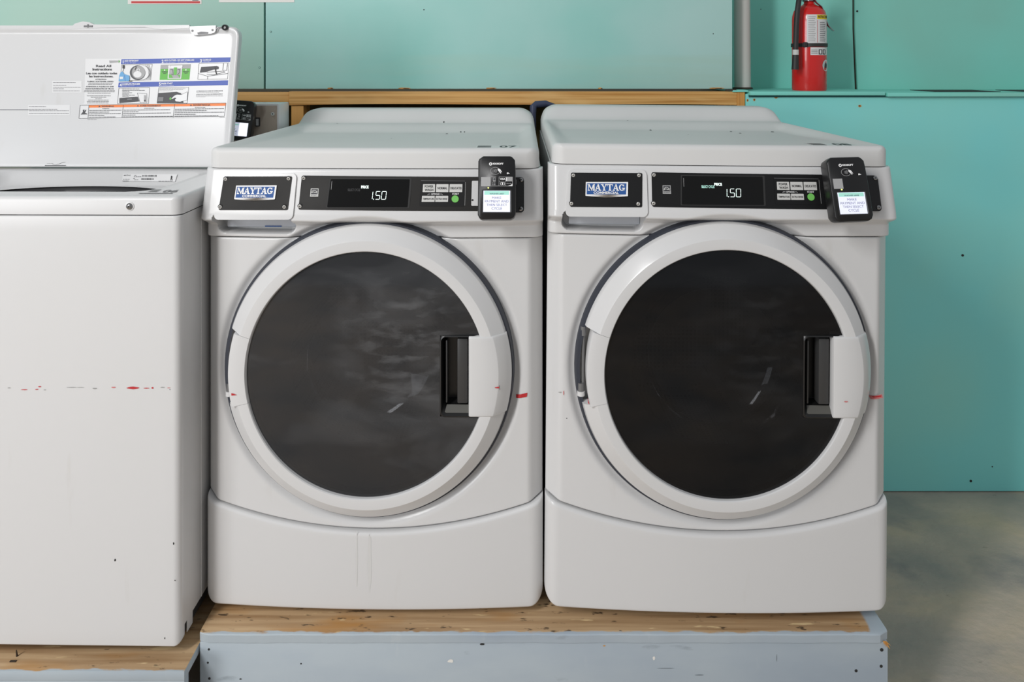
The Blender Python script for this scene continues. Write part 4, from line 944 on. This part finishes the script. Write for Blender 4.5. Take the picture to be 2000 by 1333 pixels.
mb.lathe([(0.0035, 0), (0.0035, -0.004), (0.0050, -0.006), (0.0072, -0.004), (0.0075, 0.004)], 'rubber', n=24); mb.lathe([(0.0034, -0.002), (0.0001, -0.002)], 'print_pale', n=16); o = mb.build('rubber_bumper', lid); o.location = p
# instruction label
I = lambda x, y: (150+x/6.4516, 100+y/6.4516)
IQ = lambda *p: [I(*q) for q in p]
mb = MB(); K = 0.0007; K2 = 0.0011; K3 = 0.0015
SD.poly(mb, IQ((110, 95), (565, 95), (1940, 72), (1885, 840), (20, 862), (45, 670), (95, 660)), 0.0004, 'label_paper')
SD.poly(mb, IQ((565, 102), (1938, 78), (1932, 137), (558, 164)), K, 'label_blue'); SD.poly(mb, IQ((530, 395), (1908, 368), (1904, 428), (522, 456)), K, 'label_blue')
def T(s, x0, y0, x1, y1, mn, bold=0.02, sl=-0.017, lay=K2): dx = (x1-x0)*sl; SD.text(mb, s, IQ((x0, y0), (x1, y0+dx), (x1, y1+dx), (x0, y1)), lay, mn, bold)
T('1', 582, 114, 592, 155, 'print_white', 0.03); T('ADD DETERGENT', 602, 113, 782, 133, 'print_white', .03); T('Agregue detergente', 602, 143, 750, 156, 'print_white', 0)
T('2', 1072, 108, 1097, 150, 'print_white', 0.03); T('ADD CLOTHES - DO NOT OVERLOAD', 1103, 107, 1482, 128, 'print_white', .03); T('Cargue la lavadora', 1103, 136, 1245, 148, 'print_white', 0); T('No sobrecargue', 1278, 132, 1395, 145, 'print_white', 0)
T('3', 1555, 100, 1578, 142, 'print_white', 0.03); T('CLOSE LID', 1588, 98, 1695, 120, 'print_white', .03); T('Cierre la tapa', 1600, 126, 1675, 138, 'print_white', 0)
T('4', 542, 407, 568, 447, 'print_white', .03); T('COMPLETE PROCESS', 573, 405, 800, 427, 'print_white', .03); T('Complete el proceso', 573, 433, 728, 446, 'print_white', 0)
T('5', 1037, 396, 1060, 438, 'print_white', .03); T('PRESS START', 1068, 398, 1210, 420, 'print_white', .03); T('Presione inicio', 1068, 426, 1225, 438, 'print_white', 0)
T('Read All', 245, 172, 435, 202, 'print_dark', .03, 0.0); T('Instructions', 200, 212, 445, 244, 'print_dark', .03, 0.0)
T('Lea con cuidado todas', 120, 265, 510, 292, 'print_dark', .03, 0.0); T('las instrucciones.', 158, 302, 462, 330, 'print_dark', .03, 0.0)
T('ATTENTION', 235, 348, 373, 362, 'print_grey', .03, 0.0); T('FABRIC SOFTENER USERS:', 137, 374, 467, 389, 'print_grey', .03, 0.0)
T('ATENCION A AQUELLOS QUE', 117, 440, 466, 456, 'print_grey', .03, 0.0); T('USAN SUAVIZANTE DE TELAS:', 108, 466, 470, 482, 'print_grey', .03, 0.0)
def mic(x0, x1, y, mn='print_micro', h=1.0, sl=0.0): SD.micro(mb, I(x0, 0)[0], I(x1, 0)[0], I(0, y)[1], h, K2, mn, sl)
for a, b, y in ((150, 455, 398), (145, 443, 416), (97, 480, 492), (92, 482, 508), (140, 430, 526), (130, 428, 558), (178, 375, 577), (235, 315, 596), (145, 400, 612), (130, 405, 630), (133, 402, 648)): mic(a, b, y)
SD.poly(mb, IQ((410, 118), (530, 118), (530, 108), (550, 128), (530, 150), (530, 140), (415, 150)), K, 'label_grey'); SD.poly(mb, IQ((530, 112), (548, 128), (530, 146)), K2, 'label_green')
def frame(q, mn='print_grey', w=0.5): q = IQ(*q); SD.line(mb, q+[q[0]], w, K2, mn)
# picture 1: drum and detergent bottles
frame(((565, 172), (952, 162), (932, 362), (548, 376)))
def el(x, y, rx_, ry_, mn, lay=K): SD.disc(mb, *I(x, y), rx_/6.4516, ry_/6.4516, lay, mn)
el(800, 270, 132, 98, 'print_pale', K); el(798, 270, 120, 94, 'label_paper', K2)
el(770, 272, 98, 92, 'print_grey', K3); el(782, 268, 84, 82, 'label_grey', 0.0018); el(770, 292, 52, 40, 'label_paper', 0.0021); el(782, 240, 22, 20, 'print_white', 0.0025); el(782, 240, 15, 13, 'label_grey', 0.0028)
SD.line(mb, IQ((750, 185), (752, 210), (738, 235)), 1.2, 0.0025, 'print_black'); SD.poly(mb, IQ((580, 176), (606, 176), (606, 218), (580, 218)), 0.0018, 'print_black'); SD.line(mb, IQ((595, 218), (580, 262)), .8, .0018, 'print_grey')
SD.poly(mb, IQ((560, 262), (585, 258), (600, 285), (630, 298), (665, 305), (672, 340), (666, 378), (532, 380), (540, 310)), 0.0024, 'label_sky'); SD.poly(mb, IQ((548, 322), (590, 322), (590, 350), (548, 352)), 0.0027, 'label_paper'); SD.poly(mb, IQ((660, 374), (705, 372), (702, 381), (660, 382)), 0.0027, 'print_black')
SD.line(mb, IQ((606, 300), (618, 378)), .6, .0027, 'label_blue')
for k in range(3): SD.line(mb, IQ((868+k*20, 172), (905+k*14, 230), (912+k*10, 300), (880+k*18, 355)), 0.5, K3, 'print_grey')
# picture 2: basket in green
SD.poly(mb, IQ((1060, 172), (1437, 163), (1420, 358), (1045, 362)), K, 'label_green'); SD.poly(mb, IQ((1060, 172), (1437, 163), (1432, 218), (1056, 225)), K2, 'label_grey')
SD.poly(mb, IQ((1158, 182), (1335, 178), (1318, 348), (1148, 348)), K3, 'label_paper'); SD.poly(mb, IQ((1172, 218), (1320, 216), (1308, 340), (1160, 340)), .0018, 'print_pale')
SD.poly(mb, IQ((1228, 205), (1268, 205), (1262, 300), (1226, 300)), .0021, 'label_green'); SD.poly(mb, IQ((1162, 292), (1195, 295), (1215, 335), (1165, 335)), .0021, 'label_green'); SD.poly(mb, IQ((1272, 295), (1305, 300), (1300, 335)), .0021, 'label_green')
for x, y in ((1170, 192), (1325, 190)): el(x, y, 13, 14, 'print_white', .0021)
for q in (((1185, 230), (1215, 232), (1218, 300), (1190, 285)), ((1275, 230), (1300, 228), (1298, 270), (1270, 300))): SD.line(mb, IQ(*q), .8, .0022, 'print_grey')
for x, y in ((1110, 240), (1378, 237)): el(x, y, 8, 9, 'print_white', K2); mic(x-38, x+38, y+14, 'print_dark', 0.9); mic(x-30, x+30, y+26, 'print_dark', 0.9); mic(x-20, x+20, y+38, 'print_dark', 0.9)
# picture 3: closing the lid
frame(((1542, 155), (1918, 148), (1900, 350), (1526, 356))); SD.poly(mb, IQ((1570, 200), (1765, 186), (1790, 195), (1788, 226), (1720, 232), (1625, 262), (1552, 270)), K3, 'print_dark')
SD.line(mb, IQ((1530, 280), (1650, 315), (1905, 280)), .7, K3, 'print_grey'); SD.line(mb, IQ((1640, 265), (1840, 250), (1870, 262), (1730, 296), (1640, 290)), .7, K3, 'print_grey'); SD.line(mb, IQ((1748, 205), (1752, 250), (1765, 292)), 2.0, .002, 'print_black'); SD.line(mb, IQ((1850, 152), (1840, 240), (1892, 240), (1900, 152)), .7, K3, 'print_grey'); SD.line(mb, IQ((1650, 316), (1650, 352)), .6, K3, 'print_grey')
# picture 4: console
frame(((532, 465), (920, 460), (905, 658), (515, 662)))
for a, b, y in ((575, 790, 474), (575, 860, 490), (575, 665, 506), (575, 698, 521), (575, 660, 537), (575, 735, 551), (575, 660, 566)): mic(a, b, y, 'print_grey', 0.9)
SD.poly(mb, IQ((540, 590), (770, 574), (788, 632), (540, 654)), K3, 'print_dark'); SD.poly(mb, IQ((640, 600), (700, 596), (700, 610), (640, 613)), .002, 'print_micro'); frame(((765, 528), (885, 535), (885, 645), (800, 650))); SD.poly(mb, IQ((850, 555), (872, 556), (872, 635), (850, 635)), K3, 'print_pale'); SD.poly(mb, IQ((852, 612), (870, 612), (868, 632), (852, 632)), .002, 'print_dark')
# picture 5: finger on start
frame(((1035, 460), (1412, 455), (1392, 655), (1012, 655))); mic(1040, 1370, 468, 'print_pale', .8); mic(1040, 1340, 482, 'print_pale', .8); mic(1040, 1210, 496, 'print_pale', .8)
SD.poly(mb, IQ((1032, 528), (1260, 512), (1315, 530), (1345, 652), (1014, 655)), K3, 'print_dark'); SD.poly(mb, IQ((1032, 580), (1098, 580), (1092, 632), (1024, 632)), .002, 'print_micro'); el(1185, 598, 14, 16, 'label_green', .002)
SD.poly(mb, IQ((1195, 598), (1232, 560), (1268, 545), (1320, 548), (1400, 510), (1392, 615), (1310, 636), (1252, 632), (1242, 612), (1262, 590), (1240, 585), (1208, 604)), .0024, 'print_white'); SD.line(mb, IQ((1195, 598), (1232, 560), (1268, 545), (1320, 548), (1400, 510)), .5, .0027, 'print_grey')
T('ATTENTION IN CASE OF UNBALANCE', 1508, 498, 1840, 511, 'print_grey', .02); mic(1508, 1795, 518, 'print_pale', .7); T('ATENCION EN CASO DE DESEQUILIBRIO', 1504, 540, 1838, 552, 'print_grey', .02); mic(1504, 1840, 560, 'print_micro', .7); mic(1504, 1620, 574, 'print_pale', .7)
# warning strip
SD.poly(mb, IQ((157, 683), (1881, 655), (1879, 688), (155, 712)), K, 'label_orange'); frame(((45, 681), (1881, 654), (1862, 820), (28, 848)), 'print_dark', .6)
for a, b in (((155, 680), (142, 845)), ((588, 678), (572, 842)), ((1236, 668), (1215, 836))): SD.line(mb, IQ(a, b), .6, K2, 'print_dark')
T('WARNING', 312, 686, 470, 704, 'print_dark', .03, 0, K2); T('AVERTISSEMENT', 795, 680, 1062, 698, 'print_dark', .03, 0); T('ADVERTENCIA', 1465, 668, 1685, 688, 'print_dark', .03, 0)
for x, y in ((288, 695), (772, 688), (1440, 679)): SD.poly(mb, IQ((x-14, y+9), (x+14, y+9), (x, y-9)), K2, 'print_dark')
for x0_, x1_, yy in ((325, 410, 722), (850, 978, 716), (1490, 1620, 706)): mic(x0_, x1_, yy, 'print_grey', 1.0)
for x0_, ends, y0_ in ((160, (565, 410, 556, 350, 490), 745), (592, (1180, 780, 1185, 740, 1210), 740), (1240, (1855, 1640, 1855, 1500, 1785), 728)):
    for k, e in enumerate(ends): mic(x0_-k*2, e, y0_+k*(21 if x0_ < 1000 else 22), 'print_grey', 1.15, -0.012)
SD.poly(mb, IQ((52, 798), (132, 796), (130, 786), (105, 776), (122, 738), (108, 742), (95, 768), (98, 735), (78, 740), (80, 765)), K2, 'print_dark'); mic(136, 255, 858, 'print_micro', .7); mic(1800, 1862, 832, 'print_micro', .7)
mb.build('instruction_label', lid)
mb = MB()
for (x0_, ys_) in ((57, ((208, 90), (213, 112), (216, 135), (221, 135))), (104, ((161, 148), (166, 130), (170, 158), (173, 125), (177, 156)))):
    y0_ = ys_[0][0]; SD.poly(mb, rectpx(x0_-2, y0_-3, 137 if x0_ < 100 else 160, ys_[-1][0]+4), .0004, 'label_paper')
    for y, e in ys_: SD.micro(mb, x0_, e, y, 1.0, K, 'print_micro')
mb.build('small_label', lid)
mb = MB(); SD.poly(mb, [(88, 324), (129, 324), (129, 322.8), (88, 322.8)], K2, 'print_grey'); SD.ring(mb, 108, 320, 5, 2, .6, K, 'print_micro', 12, 0, PI); SD.micro(mb, 92, 104, 319, .7, K, 'print_pale'); SD.line(mb, [(114, 321), (124, 317), (128, 317)], .7, K, 'print_micro'); mb.build('sticker_reflection', lid)  # reflection of the number sticker, drawn as marks on the lid
# console and meter case at the back
mb = MB(); mb.box(LW+0.01, -0.135, 0.585, 0.680, LT-0.006, LT+0.135, 'black_plastic', 0.008); mb.build('console', tl)
mb = MB(); mb.box(-0.134, -0.001, 0.600, 0.690, LT-0.006, LT+0.1455, 'plastic_white', 0.004); mc = mb.build('meter_case', tl)
mb = MB(); mb.box(-0.126, -0.006, 0.597, 0.600, LT+0.01, LT+0.140, 'brushed', 0.001); mp_ = mb.build('metal_plate', mc)
mb = MB(); mb.cyl((-0.016, 0.592, LT+0.118), (-0.016, 0.598, LT+0.118), 0.0045, 'screw_white', 18); mb.cyl((-0.016, 0.5915, LT+0.118), (-0.016, 0.593, LT+0.118), 0.0018, 'chip', 8); mb.build('lock', mc)
mb = MB(); mb.box(-0.062, -0.051, 0.590, 0.598, LT+0.084, LT+0.108, 'seam_dark', 0.001); mb.box(-0.060, -0.053, 0.5885, 0.591, LT+0.087, LT+0.105, 'print_pale'); mb.build('key_slot', mc)
MR = Matrix.Translation((-0.7150, 2.020, Z(235, 2.020))) @ Matrix.Scale(0.87, 4) @ Matrix.Rotation(math.radians(3), 4, 'Z') @ Matrix.Rotation(math.radians(5), 4, 'Y') @ Matrix.Rotation(math.radians(-10), 4, 'X')
build_reader(MR, 'small black card reader half hidden behind the raised white lid', 'far')

# ------------------------------------------------------------------ hose between the machines, against the wall
mb = MB(); pts = [(0.066, 2.385, 0.45), (0.066, 2.385, 0.9), (0.065, 2.387, Z(222, 2.39)), (0.066, 2.39, Z(209, 2.39)), (0.075, 2.40, Z(204.5, 2.39)), (0.105, 2.405, Z(203.5, 2.39)), (0.135, 2.41, Z(207, 2.39)), (0.14, 2.415, 1.10)]
mb.tube(pts, [.009, .009, .010, .011, .011, .011, .009, .009], 'blue_hose', 16); tag(mb.build('inlet_hose'), 'dark blue hose looping up in the gap behind the two front loaders', 'hose')

# ------------------------------------------------------------------ fire extinguisher on the ledge
EX, EY = X(1580.5, 2.545), 2.545; EZ = ledge_z-0.004
ME = Matrix.Translation((EX, EY, EZ))
ex = thing('fire_extinguisher', 'red fire extinguisher with black hose standing on the teal ledge', 'fire extinguisher', ME)
r = 0.0545
mb = MB(); mb.lathe([(0.001, 0.004), (r*.9, 0.002), (r*.97, 0.0), (r, 0.006), (r, 0.232), (r*.985, 0.245), (r*.90, 0.262), (r*.70, 0.275), (r*.42, 0.282), (r*.31, 0.288), (r*.30, 0.315), (0.001, 0.316)], 'ext_red', axis='z', n=64)
mb.build('tank', ex, smooth=45)
def curved(m, a0, a1, z0, z1, mn, off=0.0006, n=16, shape=None):
    vs = []; 
    for i in range(n+1):
        a = a0+(a1-a0)*i/n
        for z in (z0, z1): vs.append(((r+off)*math.sin(a), -(r+off)*math.cos(a), z))
    m.add(vs, [(2*i, 2*i+2, 2*i+3, 2*i+1) for i in range(n)], mn)
exk = 1500/2.50
zz = lambda py: (178-py)/exk
def ang(px): return math.asin(max(-1, min(1, (px-1580.8)/33.0)))-0.369       # the camera sees it from its left
mb = MB(); mb.raw = True
curved(mb, ang(1576), ang(1613), zz(85), zz(29), 'label_paper'); curved(mb, ang(1595), ang(1613), zz(38), zz(29.5), 'ext_yellow', .0009)
curved(mb, ang(1583), ang(1613), zz(108), zz(93), 'label_paper'); curved(mb, ang(1598), ang(1604), zz(107), zz(97), 'print_black', .0009); curved(mb, ang(1605), ang(1610), zz(107), zz(97), 'print_black', .0009)
curved(mb, ang(1599.5), ang(1602.5), zz(105.5), zz(98.5), 'label_paper', .0012); curved(mb, ang(1606.5), ang(1608.5), zz(105.5), zz(98.5), 'label_paper', .0012)
for k in range(14):
    y = 33+k*3.6; curved(mb, ang(1579), ang(1592.5-(k % 3)), zz(y+1.2), zz(y), 'print_pale', .0009, 6)
    if k > 2: curved(mb, ang(1600), ang(1610-(k % 4)*.5), zz(y+1.4), zz(y), 'print_micro', .0009, 6)
curved(mb, ang(1595.5), ang(1596.2), zz(84), zz(40), 'sign_red', .001, 3)
for k in range(3): curved(mb, ang(1584.5), ang(1596), zz(99+k*3), zz(97.8+k*3), 'print_micro', .0009, 6)
tv, tf = text2d('INSTRUCTIONS', .03); a0, a1 = ang(1596.5), ang(1625 if False else 1612.9)
mb.add([((r+.0012)*math.sin(a0+(a1-a0)*u), -(r+.0012)*math.cos(a0+(a1-a0)*u), zz(36)+(zz(31)-zz(36))*v) for u, v in tv], tf, 'print_black')
vs = []; 
for sc, off, mn in ((1, .0008, 'label_paper'), (.45, .0012, 'print_dark')):
    vs = []
    for i in range(24):
        a = 2*PI*i/24; th = ang(1611)+0.34*sc*math.cos(a); vs.append(((r+off)*math.sin(th), -(r+off)*math.cos(th), zz(128.5)+0.019*sc*math.sin(a)))
    mb.add(vs, [list(range(24))], mn)
mb.build('tank_label', ex)
mb = MB(); mb.lathe([(r+.0005, zz(92)), (r+.0028, zz(92)), (r+.0028, zz(85)), (r+.0005, zz(85))], 'rubber', axis='z', n=64); mb.box(-0.040, -0.026, -r-0.001, -r+0.006, zz(93), zz(83), 'rubber', .002)
mb.build('retaining_band', ex)
mb = MB(); hp_ = lambda px, py, y: (X(px, EY+y)-EX, y, Z(py, EY+y)-EZ)
mb.tube([hp_(1568, -20, -0.03), hp_(1564, -12, -0.046), hp_(1560.5, 0, -0.056), hp_(1557.5, 20, -0.062), hp_(1555.5, 50, -0.064), hp_(1554.5, 80, -0.064), hp_(1554, 97, -0.064)], 0.0085, 'rubber', 18)
hs = mb.build('hose', ex)
mb = MB(); mb.cyl(hp_(1554, 97, -0.064), hp_(1554, 107, -0.064), 0.0098, 'button_grey', 18); mb.build('hose_collar', hs)
mb = MB(); mb.cyl(hp_(1554, 107, -0.064), hp_(1553, 136, -0.064), 0.0095, 'rubber', 18, 0.0115); mb.build('nozzle', hs)
mb = MB(); mb.cyl((0, 0, 0.300), (0, 0, 0.345), 0.017, 'steel', 24); mb.lathe([(0.018, 0.293), (0.022, 0.295), (0.022, 0.306), (0.018, 0.308)], 'steel', axis='z', n=24); mb.cyl((0.015, -0.012, 0.325), (0.015, -0.028, 0.325), 0.016, 'steel', 24); mb.build('valve', ex)
def strap(m, pts, w, mn):
    vs = []; 
    for x, y, z in pts: vs += [(x-0.001, y-w/2, z), (x-0.001, y+w/2, z), (x+0.001, y+w/2, z+0.001), (x+0.001, y-w/2, z+0.001)]
    fs = [(4*i+k, 4*i+(k+1) % 4, 4*i+4+(k+1) % 4, 4*i+4+k) for i in range(len(pts)-1) for k in range(4)]+[(0, 1, 2, 3), tuple(4*(len(pts)-1)+k for k in range(4))]; m.add(vs, fs, mn)
mb = MB(); strap(mb, [hp_(1588, -4, -0.02), hp_(1595, 6, -0.024), hp_(1604, 13, -0.026), hp_(1609, 24, -0.026), hp_(1612, 38, -0.026), hp_(1617, 50, -0.026), hp_(1624, 58, -0.026), hp_(1628, 61, -0.026)], 0.012, 'steel'); mb.build('carrying_lever', ex)
mb = MB(); strap(mb, [(0.0, -0.0, 0.345), (0.03, -0.005, 0.352), (0.09, -0.01, 0.375)], 0.016, 'rubber'); mb.build('squeeze_grip', ex)
